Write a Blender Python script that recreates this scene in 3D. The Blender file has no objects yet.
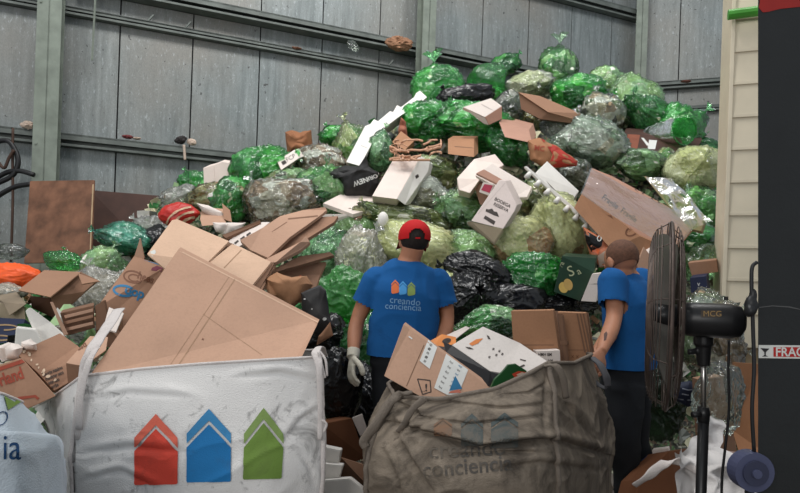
import bpy, bmesh, math, random
import numpy as np
from mathutils import Vector, Matrix, Quaternion
from mathutils.bvhtree import BVHTree
F_PX = 582.0; CX = 400.0; HY = 282.0; ROLL = math.radians(2.0); CAMZ = 1.4
SR, CR = math.sin(ROLL), math.cos(ROLL)
sc = bpy.context.scene
COL = sc.collection

# ---------------------------------------------------------------- points seen from the camera's height
def P(px, py, Y):
    u = px - CX; v = HY - py
    xw = u * CR - v * SR; zw = u * SR + v * CR
    return np.array([Y * xw / F_PX, Y, CAMZ + Y * zw / F_PX])
def ray(px, py):
    return P(px, py, 1.0) - np.array([0, 0, CAMZ])
SL, Y0 = 1.02, 4.2
def S(px, py):                                   # depth of the slope of the rubbish heap
    te = P(px, py, 1.0)[2] - CAMZ
    return (CAMZ + SL * Y0) / (SL - te)
def G(px, Y, z=0.0):                             # point over the floor at height z in the column px
    v = (z - CAMZ) * F_PX / Y
    u = px - CX
    xw = (u - v * SR) / CR if False else u * CR - v * SR
    return np.array([Y * xw / F_PX, Y, z])

# ---------------------------------------------------------------- noise
def _h(ix, iy, iz, seed):
    h = (ix * 374761393 + iy * 668265263 + iz * 2147483647 + seed * 1274126177) & 0xffffffff
    h = ((h ^ (h >> 13)) * 1274126177) & 0xffffffff
    h = ((h ^ (h >> 16)) * 2246822519) & 0xffffffff
    return ((h ^ (h >> 15)) & 0xffff) / 32767.5 - 1.0
def noise(Q, seed=0):
    Q = np.asarray(Q, dtype=np.float64)
    i = np.floor(Q).astype(np.int64); f = Q - i; f = f * f * (3 - 2 * f)
    out = 0
    for a in (0, 1):
        wx = f[:, 0] if a else 1 - f[:, 0]
        for b in (0, 1):
            wy = f[:, 1] if b else 1 - f[:, 1]
            for c in (0, 1):
                wz = f[:, 2] if c else 1 - f[:, 2]
                out = out + wx * wy * wz * _h(i[:, 0] + a, i[:, 1] + b, i[:, 2] + c, seed)
    return out
def blocky(Q, seed=0):
    i = np.floor(Q).astype(np.int64)
    return _h(i[:, 0], i[:, 1], i[:, 2], seed)
def ridge(Q, seed=0):
    return 1 - np.abs(noise(Q, seed)) * 2

# ---------------------------------------------------------------- materials
def nt(name):
    m = bpy.data.materials.new(name); m.use_nodes = True
    n = m.node_tree; n.nodes.clear()
    return m, n
def N(n, t, **kw):
    x = n.nodes.new(t)
    for k, v in kw.items():
        if k.startswith('i_'):
            key = k[2:].replace('_', ' ')
            x.inputs[key].default_value = v
        else: setattr(x, k, v)
    return x
def L(n, a, b): n.links.new(a, b)
def c4(c): return (c[0], c[1], c[2], 1.0)
def srgb(r, g, b):
    f = lambda x: (x / 255 / 12.92) if x / 255 <= .04045 else ((x / 255 + .055) / 1.055) ** 2.4
    return (f(r), f(g), f(b))
def coords(n, scale=(1, 1, 1), rand=True):
    tc = N(n, 'ShaderNodeTexCoord'); mp = N(n, 'ShaderNodeMapping')
    mp.inputs['Scale'].default_value = scale
    L(n, tc.outputs['Object'], mp.inputs['Vector'])
    if rand:
        oi = N(n, 'ShaderNodeObjectInfo'); ml = N(n, 'ShaderNodeMath', operation='MULTIPLY'); ml.inputs[1].default_value = 37.0
        L(n, oi.outputs['Random'], ml.inputs[0]); L(n, ml.outputs[0], mp.inputs['Location'])
    return mp.outputs[0]
def mixc(n, fac, a, b, bt='MIX'):
    x = N(n, 'ShaderNodeMix', data_type='RGBA', blend_type=bt)
    for s, v in (('Factor', fac), ('A', a), ('B', b)):
        sock = [i for i in x.inputs if i.name == s and i.enabled][0] if s == 'Factor' else [i for i in x.inputs if i.name == s and i.type == 'RGBA'][0]
        if hasattr(v, 'is_linked'): L(n, v, sock)
        elif s == 'Factor': sock.default_value = v
        else: sock.default_value = c4(v)
    return [o for o in x.outputs if o.type == 'RGBA'][0]
def rng(n, v, a, b, lo=0.0, hi=1.0):
    x = N(n, 'ShaderNodeMapRange'); x.inputs[1].default_value = a; x.inputs[2].default_value = b
    x.inputs[3].default_value = lo; x.inputs[4].default_value = hi; L(n, v, x.inputs[0]); return x.outputs[0]
def tex(n, vec, scale, detail=3, rough=.55, dist=0, kind='FBM'):
    t = N(n, 'ShaderNodeTexNoise'); t.noise_type = kind
    t.inputs['Scale'].default_value = scale; t.inputs['Detail'].default_value = detail
    t.inputs['Roughness'].default_value = rough; t.inputs['Distortion'].default_value = dist
    if vec is not None: L(n, vec, t.inputs['Vector'])
    return t.outputs[0]
def bump(n, h, strength, dist=.01):
    b = N(n, 'ShaderNodeBump'); b.inputs['Strength'].default_value = strength; b.inputs['Distance'].default_value = dist
    L(n, h, b.inputs['Height']); return b.outputs[0]
MATS = {}
def plain(name, col, rough=.6, metal=0.0, var=.15, vs=8, bmp=0.0, bs=30, spec=.4):
    if name in MATS: return MATS[name]
    m, n = nt(name); out = N(n, 'ShaderNodeOutputMaterial'); p = N(n, 'ShaderNodeBsdfPrincipled')
    v = coords(n)
    t = tex(n, v, vs, 4)
    L(n, mixc(n, rng(n, t, .3, .7), tuple(c * (1 - var) for c in col), tuple(min(1, c * (1 + var)) for c in col)), p.inputs['Base Color'])
    p.inputs['Roughness'].default_value = rough; p.inputs['Metallic'].default_value = metal
    p.inputs['Specular IOR Level'].default_value = spec
    if bmp: L(n, bump(n, tex(n, v, bs, 3), bmp), p.inputs['Normal'])
    L(n, p.outputs[0], out.inputs[0]); MATS[name] = m; return m
def film(name, col, opac=.5, rough=.2, tint=None, bmp=.45, trans=.45, bs=6, var=.35, gl=1.1):
    if name in MATS: return MATS[name]
    m, n = nt(name); out = N(n, 'ShaderNodeOutputMaterial')
    v = coords(n)
    v2 = coords(n, (1, 1, .4)); r1 = tex(n, v2, bs, 3, .5, 1.0, 'RIDGED_MULTIFRACTAL'); r2 = tex(n, v, bs * 3.2, 3, .55, 1.2)
    ad = N(n, 'ShaderNodeMath', operation='MULTIPLY_ADD'); L(n, r2, ad.inputs[0]); ad.inputs[1].default_value = .7; L(n, r1, ad.inputs[2])
    nm = bump(n, ad.outputs[0], bmp, .03)
    big = tex(n, v, 5, 3)
    cc = mixc(n, rng(n, big, .3, .7), tuple(c * (1 - var) for c in col), tuple(min(1, c * (1 + var)) for c in col))
    d = N(n, 'ShaderNodeBsdfDiffuse'); L(n, cc, d.inputs[0]); L(n, nm, d.inputs['Normal'])
    tl = N(n, 'ShaderNodeBsdfTranslucent'); L(n, cc, tl.inputs[0]); L(n, nm, tl.inputs['Normal'])
    mb = N(n, 'ShaderNodeMixShader'); mb.inputs[0].default_value = trans; L(n, d.outputs[0], mb.inputs[1]); L(n, tl.outputs[0], mb.inputs[2])
    tp = N(n, 'ShaderNodeBsdfTransparent'); tp.inputs[0].default_value = c4(tint or tuple(c ** .35 for c in col))
    mx = N(n, 'ShaderNodeMixShader'); L(n, rng(n, ad.outputs[0], .3, 1.6, max(0, opac - min(.28, opac * .8)), min(1, opac + min(.28, opac * .8))), mx.inputs[0])
    L(n, tp.outputs[0], mx.inputs[1]); L(n, mb.outputs[0], mx.inputs[2])
    gs = N(n, 'ShaderNodeBsdfGlossy'); gs.inputs['Roughness'].default_value = rough; L(n, nm, gs.inputs['Normal'])
    fr0 = N(n, 'ShaderNodeFresnel'); fr0.inputs[0].default_value = 1.5; L(n, nm, fr0.inputs['Normal'])
    fr = N(n, 'ShaderNodeMath', operation='MULTIPLY_ADD'); fr.inputs[1].default_value = gl; fr.inputs[2].default_value = .03 * gl; L(n, fr0.outputs[0], fr.inputs[0])
    fm = N(n, 'ShaderNodeMixShader'); L(n, fr.outputs[0], fm.inputs[0]); L(n, mx.outputs[0], fm.inputs[1]); L(n, gs.outputs[0], fm.inputs[2])
    L(n, fm.outputs[0], out.inputs[0]); MATS[name] = m; return m
def litter(name, cols, scale=11, rough=.7):
    if name in MATS: return MATS[name]
    m, n = nt(name); out = N(n, 'ShaderNodeOutputMaterial'); p = N(n, 'ShaderNodeBsdfPrincipled')
    v = coords(n)
    w = N(n, 'ShaderNodeTexNoise'); w.inputs['Scale'].default_value = scale * .7; w.inputs['Detail'].default_value = 2; L(n, v, w.inputs['Vector'])
    va = N(n, 'ShaderNodeVectorMath', operation='MULTIPLY_ADD'); va.inputs[1].default_value = (.16, .16, .16)
    L(n, w.outputs['Color'], va.inputs[0]); L(n, v, va.inputs[2])
    vo = N(n, 'ShaderNodeTexVoronoi'); vo.inputs['Scale'].default_value = scale; L(n, va.outputs[0], vo.inputs['Vector'])
    sp = N(n, 'ShaderNodeSeparateColor'); L(n, vo.outputs['Color'], sp.inputs[0])
    cr = N(n, 'ShaderNodeValToRGB'); cr.color_ramp.interpolation = 'CONSTANT'
    e = cr.color_ramp.elements
    while len(e) > 1: e.remove(e[-1])
    e[0].position = 0; e[0].color = c4(cols[0])
    for i, c in enumerate(cols[1:], 1):
        x = e.new(i / len(cols)); x.color = c4(c)
    L(n, sp.outputs[0], cr.inputs[0])
    t = tex(n, v, 40, 3)
    L(n, mixc(n, rng(n, t, .3, .7, .0, .35), cr.outputs[0], (.12, .11, .08)), p.inputs['Base Color'])
    L(n, bump(n, vo.outputs['Distance'], .6, .04), p.inputs['Normal'])
    p.inputs['Roughness'].default_value = rough
    L(n, p.outputs[0], out.inputs[0]); MATS[name] = m; return m
def card(name, col, var=.08, stain=.25):
    if name in MATS: return MATS[name]
    m, n = nt(name); out = N(n, 'ShaderNodeOutputMaterial'); p = N(n, 'ShaderNodeBsdfPrincipled')
    v = coords(n); vs = coords(n, (1, 1, 60))
    t = tex(n, v, 3, 4); t2 = tex(n, v, 90, 2)
    c1 = mixc(n, rng(n, t, .3, .7), tuple(c * (1 - var) for c in col), tuple(min(1, c * (1 + var)) for c in col))
    c2 = mixc(n, rng(n, tex(n, v, 7, 5, .7), .58, .8, 0, stain), c1, tuple(c * .45 for c in col))
    c3 = mixc(n, rng(n, t2, .45, .75, 0, .18), c2, tuple(c * .6 for c in col))
    L(n, c3, p.inputs['Base Color']); p.inputs['Roughness'].default_value = .78; p.inputs['Specular IOR Level'].default_value = .25
    L(n, bump(n, tex(n, v, 6, 4), .25, .02), p.inputs['Normal'])
    L(n, p.outputs[0], out.inputs[0]); MATS[name] = m; return m
def cloth(name, col, dirt=(.2, .18, .15), dirtamt=.3, weave=260, bmp=.15, dscale=5, lo=.55, hi=.75, rough=.75, folds=0.0):
    if name in MATS: return MATS[name]
    m, n = nt(name); out = N(n, 'ShaderNodeOutputMaterial'); p = N(n, 'ShaderNodeBsdfPrincipled')
    v = coords(n)
    d1 = rng(n, tex(n, v, dscale, 6, .68, 1.2), lo, hi, 0, dirtamt)
    c = mixc(n, d1, col, dirt)
    d2 = rng(n, tex(n, v, dscale * 4, 4, .7, .6), .6, .72, 0, dirtamt * .7)
    c = mixc(n, d2, c, dirt)
    L(n, c, p.inputs['Base Color']); p.inputs['Roughness'].default_value = rough; p.inputs['Specular IOR Level'].default_value = .25
    h = tex(n, v, weave, 1)
    if folds:
        ad = N(n, 'ShaderNodeMath', operation='MULTIPLY_ADD'); L(n, tex(n, v, 7, 4, .6, 1.0, 'RIDGED_MULTIFRACTAL'), ad.inputs[0]); ad.inputs[1].default_value = folds; L(n, h, ad.inputs[2]); h = ad.outputs[0]
    L(n, bump(n, h, bmp, .01), p.inputs['Normal'])
    L(n, p.outputs[0], out.inputs[0]); MATS[name] = m; return m

# ---------------------------------------------------------------- objects
def props(o, label=None, cat=None, group=None, kind=None):
    if label: o['label'] = label
    if cat: o['category'] = cat
    if group: o['group'] = group
    if kind: o['kind'] = kind
    return o
def mk(name, V, Fc, mats, parent=None, smooth=False, loc=None, mi=None, **pr):
    """V in world coordinates; the object's origin is loc, or the parent's location."""
    V = np.asarray(V, dtype=np.float64)
    if parent is not None: base = np.array(parent['_b'])
    else: base = np.array(loc) if loc is not None else V.mean(0) * [1, 1, 0] + [0, 0, V[:, 2].min()]
    me = bpy.data.meshes.new(name)
    if isinstance(Fc, np.ndarray) and Fc.ndim == 2:
        nf, k = Fc.shape
        me.vertices.add(len(V)); me.vertices.foreach_set('co', (V - base).astype(np.float32).ravel())
        me.loops.add(nf * k); me.loops.foreach_set('vertex_index', Fc.astype(np.int32).ravel())
        me.polygons.add(nf); me.polygons.foreach_set('loop_start', np.arange(0, nf * k, k, dtype=np.int32))
        me.update(calc_edges=True); me.validate()
    else:
        me.from_pydata([tuple(x) for x in (V - base)], [], [tuple(int(i) for i in f) for f in Fc]); me.update()
    if not isinstance(mats, (list, tuple)): mats = [mats]
    for m in mats: me.materials.append(m)
    if mi is not None: me.polygons.foreach_set('material_index', np.asarray(mi, dtype=np.int32))
    me.polygons.foreach_set('use_smooth', np.full(len(me.polygons), bool(smooth)))
    o = bpy.data.objects.new(name, me); COL.objects.link(o)
    o['_b'] = list(map(float, base))
    if parent is not None:
        o.parent = parent
        o.location = Vector((0, 0, 0))
    else: o.location = Vector(base)
    return props(o, **pr)
def thing(name, loc, label, cat, group=None, kind=None):
    o = bpy.data.objects.new(name, None); COL.objects.link(o); o.location = Vector(loc); o['_b'] = [float(x) for x in loc]
    o.empty_display_size = .05
    return props(o, label, cat, group, kind)
def merge(parts):
    Vs, Fs, b = [], [], 0
    for V, Fc in parts:
        Vs.append(np.asarray(V)); Fs += [tuple(int(i) + b for i in f) for f in Fc]; b += len(V)
    return np.vstack(Vs), Fs
def bm_arrays(bm):
    bm.verts.ensure_lookup_table(); bm.verts.index_update()
    V = np.array([v.co[:] for v in bm.verts]); Fc = [tuple(v.index for v in f.verts) for f in bm.faces]
    return V, Fc
def prism_geo(front, ext, bevel=.0):
    """closed solid: the polygon 'front' pushed along ext"""
    bm = bmesh.new(); a = [bm.verts.new(tuple(p)) for p in front]; b = [bm.verts.new(tuple(np.array(p) + ext)) for p in front]
    n = len(a); f0 = bm.faces.new(a); bm.faces.new(b[::-1])
    for i in range(n): bm.faces.new((a[(i + 1) % n], a[i], b[i], b[(i + 1) % n]))
    bmesh.ops.recalc_face_normals(bm, faces=bm.faces)
    if bevel: bmesh.ops.bevel(bm, geom=list(bm.edges), offset=bevel, segments=2, affect='EDGES', profile=.6, clamp_overlap=True)
    bm.normal_update(); bmesh.ops.triangulate(bm, faces=[f for f in bm.faces if len(f.verts) > 4])
    r = bm_arrays(bm); bm.free(); return r
def box_geo(o, a, b, c, bevel=0.0):
    o, a, b, c = map(np.array, (o, a, b, c))
    return prism_geo([o, o + a, o + a + b, o + b], c, bevel)
def frame(t, side=None):
    t = np.array(t, float); t /= (np.linalg.norm(t) + 1e-9)
    s = np.array(side if side is not None else ([0, 0, 1] if abs(t[2]) < .9 else [1, 0, 0]), float)
    s = s - t * s.dot(t); nn = np.linalg.norm(s)
    if nn < 1e-6: s = np.cross(t, [0.3, .9, .2]); nn = np.linalg.norm(s)
    s /= nn
    return s, np.cross(t, s)
def catmull(pts, m):
    pts = np.asarray(pts, float); n = len(pts)
    if n < 3: return np.array([pts[0] + (pts[-1] - pts[0]) * t for t in np.linspace(0, 1, m + 1)])
    e = np.vstack([2 * pts[0] - pts[1], pts, 2 * pts[-1] - pts[-2]]); out = []
    for i in range(1, n):
        for t in np.linspace(0, 1, m, endpoint=False):
            a, b, c, d = e[i - 1], e[i], e[i + 1], e[i + 2]
            out.append(.5 * ((2 * b) + (c - a) * t + (2 * a - 5 * b + 4 * c - d) * t * t + (3 * b - 3 * c + d - a) * t ** 3))
    out.append(pts[-1]); return np.array(out)
def tube_geo(pts, r, n=10, side=None, flat=1.0, closed=False, caps=True):
    """r: number or one per point; flat scales the second axis"""
    pts = np.asarray(pts, float); m = len(pts); r = np.broadcast_to(np.asarray(r, float), (m,)) if np.ndim(r) < 2 else np.asarray(r)
    V = []; prev = None
    for i in range(m):
        if closed: t = pts[(i + 1) % m] - pts[i - 1]
        else: t = pts[min(i + 1, m - 1)] - pts[max(i - 1, 0)]
        s, q = frame(t, side if side is not None else prev)
        if side is None: prev = s
        ra = r[i] if np.ndim(r) == 1 else r[i][0]; rb = r[i] * flat if np.ndim(r) == 1 else r[i][1]
        for k in range(n):
            a = 2 * math.pi * k / n
            V.append(pts[i] + s * ra * math.cos(a) + q * rb * math.sin(a))
    Fc = []
    for i in range(m if closed else m - 1):
        j = (i + 1) % m
        for k in range(n):
            Fc.append((i * n + k, i * n + (k + 1) % n, j * n + (k + 1) % n, j * n + k))
    if caps and not closed: Fc.append(tuple(range(n))[::-1]); Fc.append(tuple(range((m - 1) * n, m * n)))
    return np.array(V), Fc
def ell_geo(c, rx, ry, rz, rot=0, seg=20, ax=None):
    V, Fc = [], []; R = np.array(Matrix.Rotation(rot, 3, 'Y')) if ax is None else np.array(Quaternion(ax, rot).to_matrix())
    rings = seg // 2
    for i in range(rings + 1):
        th = math.pi * i / rings
        for k in range(seg):
            a = 2 * math.pi * k / seg
            V.append(R @ np.array([rx * math.sin(th) * math.cos(a), ry * math.sin(th) * math.sin(a), rz * math.cos(th)]) + np.array(c))
    for i in range(rings):
        for k in range(seg): Fc.append((i * seg + k, i * seg + (k + 1) % seg, (i + 1) * seg + (k + 1) % seg, (i + 1) * seg + k))
    return np.array(V), Fc
def remesh(parts, voxel, smooth=2):
    V, Fc = merge(parts); me = bpy.data.meshes.new('tmp'); me.from_pydata([tuple(x) for x in V], [], Fc)
    bm = bmesh.new(); bm.from_mesh(me); bmesh.ops.remove_doubles(bm, verts=bm.verts, dist=1e-5); bmesh.ops.recalc_face_normals(bm, faces=bm.faces); bm.to_mesh(me); bm.free()
    o = bpy.data.objects.new('tmp', me); COL.objects.link(o)
    md = o.modifiers.new('r', 'REMESH'); md.mode = 'VOXEL'; md.voxel_size = voxel
    s = o.modifiers.new('s', 'SMOOTH'); s.iterations = smooth; s.factor = .5
    bpy.context.view_layer.update()
    ev = o.evaluated_get(bpy.context.evaluated_depsgraph_get()); m2 = ev.to_mesh()
    V = np.array([v.co[:] for v in m2.vertices]); Fc = [tuple(p.vertices) for p in m2.polygons]; Nn = np.array([v.normal[:] for v in m2.vertices])
    ev.to_mesh_clear(); bpy.data.objects.remove(o); bpy.data.meshes.remove(me)
    return V, Fc, Nn
def cutaway(V, Fc, cuts):
    """removes faces past each plane (p, n, radius)"""
    keep = []
    for f in Fc:
        c = V[list(f)].mean(0); ok = True
        for p, n, rad in cuts:
            d = c - p
            if d.dot(n) > 0 and np.linalg.norm(d) < rad: ok = False; break
        if ok: keep.append(f)
    return keep
# ---------------------------------------------------------------- prints that lie on a surface
_bvh = {}
def px_ray_hit(o, px, py):
    if o.name not in _bvh:
        b = Vector(o['_b']); me = o.data
        _bvh[o.name] = BVHTree.FromPolygons([v.co + b for v in me.vertices], [tuple(p.vertices) for p in me.polygons])
    d = Vector(ray(px, py)).normalized()
    return _bvh[o.name].ray_cast(Vector((0, 0, CAMZ)), d)
def decal(o, loops_or_mesh, mat, lift=.0015, maxlen=7):
    """adds a printed shape (given where it shows, then laid on the surface) to the mesh of o as its own material"""
    bm = bmesh.new(); V2, F2 = loops_or_mesh
    vs = [bm.verts.new((x, y, 0)) for x, y in V2]
    for f in F2:
        try: bm.faces.new([vs[i] for i in f])
        except ValueError: pass
    bm.normal_update(); bmesh.ops.triangulate(bm, faces=bm.faces)
    for _ in range(6):
        e = [x for x in bm.edges if x.calc_length() > maxlen]
        if not e: break
        bmesh.ops.subdivide_edges(bm, edges=e, cuts=1); bm.normal_update(); bmesh.ops.triangulate(bm, faces=[f for f in bm.faces if len(f.verts) > 3])
    bm.verts.index_update(); new = {}; b = Vector(o['_b'])
    for v in bm.verts:
        h = px_ray_hit(o, v.co.x, v.co.y)
        if h[0] is None: continue
        nn = h[1]; d = Vector(ray(v.co.x, v.co.y))
        if nn.dot(d) > 0: nn = -nn
        new[v.index] = h[0] + nn * lift - b
    me = o.data; me.materials.append(mat); k = len(me.materials) - 1
    tm = bmesh.new(); tm.from_mesh(me); mp = {i: tm.verts.new(c) for i, c in new.items()}
    for f in bm.faces:
        ids = [v.index for v in f.verts]
        if all(i in mp for i in ids):
            try: nf = tm.faces.new([mp[i] for i in ids]); nf.material_index = k
            except ValueError: pass
    tm.to_mesh(me); tm.free(); bm.free()
_txt = {}
def text_mesh(s, bold=0.0):
    if (s, bold) in _txt: return _txt[(s, bold)]
    cu = bpy.data.curves.new('t', 'FONT'); cu.body = s; cu.resolution_u = 3; cu.offset = bold
    o = bpy.data.objects.new('t', cu); COL.objects.link(o); bpy.context.view_layer.update()
    me = bpy.data.meshes.new_from_object(o.evaluated_get(bpy.context.evaluated_depsgraph_get()))
    V = [(v.co.x, v.co.y) for v in me.vertices]; Fc = [tuple(p.vertices) for p in me.polygons]
    bpy.data.objects.remove(o); bpy.data.curves.remove(cu); bpy.data.meshes.remove(me)
    _txt[(s, bold)] = (V, Fc); return V, Fc
def write(o, s, x, y, size, mat, ang=0, sx=1.0, bold=0.0, lift=.0015, shear=0.0):
    V, Fc = text_mesh(s, bold); a = math.radians(ang); ca, sa = math.cos(a), math.sin(a)
    W = []
    for vx, vy in V:
        ux, uy = (vx + shear * vy) * size * sx, vy * size
        W.append((x + ux * ca - uy * sa, y - (ux * sa + uy * ca)))
    decal(o, (W, Fc), mat, lift)
def poly(pts): return (pts, [tuple(range(len(pts)))])
def ringpoly(cx, cy, rx, ry, w, n=20, a0=0, a1=360, ang=0):
    V = []; Fc = []; a = math.radians(ang)
    for i in range(n + 1):
        t = math.radians(a0 + (a1 - a0) * i / n)
        for k in (0, 1):
            x, y = (rx - w * k) * math.cos(t), (ry - w * k) * math.sin(t)
            V.append((cx + x * math.cos(a) - y * math.sin(a), cy - (x * math.sin(a) + y * math.cos(a))))
    for i in range(n): Fc.append((2 * i, 2 * i + 1, 2 * i + 3, 2 * i + 2))
    return V, Fc
def slab(name, pts, th, mat, label=None, cat=None, off=.35, ext=None, bevel=.002, parent=None, group=None, Y=None, smooth=False):
    """flat board or box: its visible outline (px, py[, depth or offset]) at its own distance, pushed back by th or by ext (dpx, dpy, dY)"""
    W = []
    for q in pts:
        if Y is not None: yy = Y + (q[2] if len(q) > 2 else 0)
        else: yy = S(q[0], q[1]) - off - (q[2] if len(q) > 2 else 0)
        W.append(P(q[0], q[1], yy))
    W = np.array(W)
    if ext is not None:
        p0 = pts[0]; y0 = W[0][1]; e = P(p0[0] + ext[0], p0[1] + ext[1], y0 + ext[2]) - W[0]
    else:
        c = W.mean(0); nn = np.zeros(3)
        for i in range(len(W)): nn += np.cross(W[i] - c, W[(i + 1) % len(W)] - c)
        nn /= np.linalg.norm(nn)
        if nn.dot(c - [0, 0, CAMZ]) < 0: nn = -nn
        e = nn * th
    V, Fc = prism_geo(W, e, bevel)
    return mk(name, V, Fc, mat, parent, smooth, label=label, cat=cat, group=group)
# ================================================================= camera, light
cam = bpy.data.objects.new('camera', bpy.data.cameras.new('camera')); COL.objects.link(cam); sc.camera = cam
cam.data.sensor_width = 36; cam.data.lens = F_PX / 800 * 36; cam.data.shift_y = (HY - 246.5) / 800
cam.matrix_world = Matrix.Translation((0, 0, CAMZ)) @ Matrix.Rotation(math.radians(90), 4, 'X') @ Matrix.Rotation(ROLL, 4, 'Z')
sc.view_settings.view_transform = 'Standard'; sc.view_settings.look = 'None'; sc.view_settings.gamma = 1; sc.view_settings.exposure = 0.08
sc.view_settings.use_curve_mapping = False
w = bpy.data.worlds.new('world'); sc.world = w; w.use_nodes = True
w.node_tree.nodes['Background'].inputs[0].default_value = (.86, .93, 1, 1); w.node_tree.nodes['Background'].inputs[1].default_value = .5
def area(name, loc, target, sx, sy, power, col=(1, 1, 1)):
    l = bpy.data.lights.new(name, 'AREA'); l.shape = 'RECTANGLE'; l.size = sx; l.size_y = sy; l.energy = power; l.color = col
    o = bpy.data.objects.new(name, l); COL.objects.link(o); o.location = loc
    o.rotation_euler = (Vector(target) - Vector(loc)).to_track_quat('-Z', 'Y').to_euler(); return o
for k, (x, y, e) in enumerate(((-5.2, 2.2, 150), (-2.4, 3.4, 190), (.6, 4.2, 190), (3.4, 5.0, 110))):
    area('skylight_lamp', (x, y, 9.4), (x * .5 + .4, 7.2, 2.4), 1.1, 2.2, e, (1, .985, .96))
area('hall_door_light', (-3.5, -5.5, 3.6), (0, 5, 1.6), 4, 3.5, 230, (1, .97, .93))
sc.cycles.transparent_max_bounces = 14; sc.cycles.max_bounces = 7; sc.cycles.diffuse_bounces = 3

# ================================================================= materials of the hall
def galvanised():
    m, n = nt('galvanised_sheet'); out = N(n, 'ShaderNodeOutputMaterial'); p = N(n, 'ShaderNodeBsdfPrincipled')
    v = coords(n, (1, 1, 1), False); vs = coords(n, (6, 6, .55), False)
    a = tex(n, vs, 2.2, 6, .65); b = tex(n, v, .55, 3, .5)
    c = mixc(n, rng(n, a, .3, .7), srgb(104, 112, 112), srgb(148, 155, 155))
    c = mixc(n, rng(n, b, .4, .65), c, srgb(136, 134, 128))
    fl = tex(n, coords(n, (1, 1, .35), False), 30, 6, .75)
    c = mixc(n, rng(n, fl, .57, .70, 0, .62), c, srgb(196, 204, 206))
    c = mixc(n, rng(n, tex(n, coords(n, (1, 1, .45), False), 14, 6, .75), .58, .72, 0, .5), c, srgb(84, 86, 82))
    c = mixc(n, rng(n, tex(n, coords(n, (1, 1, .8), False), 18, 2, .5), .70, .74, 0, .8), c, srgb(48, 46, 44))
    vr = N(n, 'ShaderNodeTexNoise'); vr.inputs['Scale'].default_value = 90; L(n, coords(n, (1, 1, .5), False), vr.inputs['Vector'])
    c = mixc(n, rng(n, vr.outputs[0], .35, .65, 0, .3), c, srgb(90, 94, 94))
    L(n, c, p.inputs['Base Color']); p.inputs['Metallic'].default_value = .25; p.inputs['Roughness'].default_value = .5
    L(n, bump(n, a, .25, .02), p.inputs['Normal'])
    L(n, p.outputs[0], out.inputs[0]); return m
M_galv = galvanised()
M_steel = plain('painted_steel', srgb(98, 104, 100), .55, .1, .25, 5, .2, 20)
M_steel2 = plain('light_painted_steel', srgb(120, 128, 118), .55, .1, .2, 6, .2, 20)
M_gap = plain('dark_gap', (.01, .01, .01), .9)
M_floor = plain('concrete', srgb(96, 90, 84), .85, 0, .35, 2.5, .4, 30)
# floor
mk('floor', [(-9, -7, 0), (9, -7, 0), (9, 14, 0), (-9, 14, 0)], [(0, 1, 2, 3)], M_floor, kind='structure')
W0 = np.array([-4.58, 7.4, 0]); WD = np.array([.9262, .3771, 0]); WN = np.array([.3771, -.9262, 0]); ZU = np.array([0, 0, 1.0])
WC = W0 + WD * 9.7; BD = np.array([.947, -.321, 0]); BD /= np.linalg.norm(BD); BN = np.array([-.321, -.947, 0]); BN /= np.linalg.norm(BN)
def wall(name, o, d, nrm, t0, t1, first, step):
    parts, mi = [], []
    V, Fc = box_geo(o + d * t0 - nrm * .03, d * (t1 - t0), -nrm * .06, ZU * 8.4); parts.append((V, Fc)); mi += [1] * len(Fc)
    x = first
    k = 0
    while x < t1:
        a, b = max(x, t0) + .009, min(x + step, t1) - .009
        if b - a > .05:
            rr = random.Random(k + 5)
            V, Fc = box_geo(o + d * a - nrm * rr.uniform(0, .006), d * (b - a), -nrm * .025, ZU * 8.4); parts.append((V, Fc)); mi += [0] * len(Fc)
        x += step; k += 1
    V, Fc = merge(parts); mk(name, V, Fc, [M_galv, M_gap], kind='structure', mi=mi, loc=o)
wall('wall_left', W0, WD, WN, -4.2, 9.75, -4.56 + .0, .91) if False else wall('wall_left', W0, WD, WN, -4.2, 9.75, .82 - .91 * 6, .91)
wall('wall_back', WC, BD, BN, 0, 4.6, -.3, .98)
def beam(name, o, d, nrm, t0, t1, z, h, dep=.1, off=0.0):
    """channel rail: two flanges and a web"""
    A = o + nrm * off
    parts = [box_geo(A + d * t0 + ZU * (z + h - .03), d * (t1 - t0), nrm * dep, ZU * .03, .004),
             box_geo(A + d * t0 + ZU * z, d * (t1 - t0), nrm * dep, ZU * .03, .004),
             box_geo(A + d * t0 + ZU * z, d * (t1 - t0), nrm * .02, ZU * h, .0),
             box_geo(A + d * t0 + nrm * (dep - .015) + ZU * (z + h * .5), d * (t1 - t0), nrm * .015, ZU * (h * .5))]
    V, Fc = merge(parts); return mk(name, V, Fc, M_steel, kind='structure', loc=A + d * t0)
beam('trim_1', W0, WD, WN, -4.1, 9.6, 2.98, .16, .12, .002)
beam('trim_2', W0, WD, WN, -4.1, 9.6, 4.66, .10, .10, .002)
beam('trim_3', W0, WD, WN, .3, 9.6, 5.0, .15, .2, .002)
beam('trim_4', W0, WD, WN, 5.2, 9.6, 6.45, .18, .14, .002)
beam('trim_5', WC, BD, BN, 0.05, 4.5, 5.16, .14, .12, .002)
beam('trim_6', WC, BD, BN, 0.05, 4.5, 4.72, .1, .1, .002)
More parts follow.
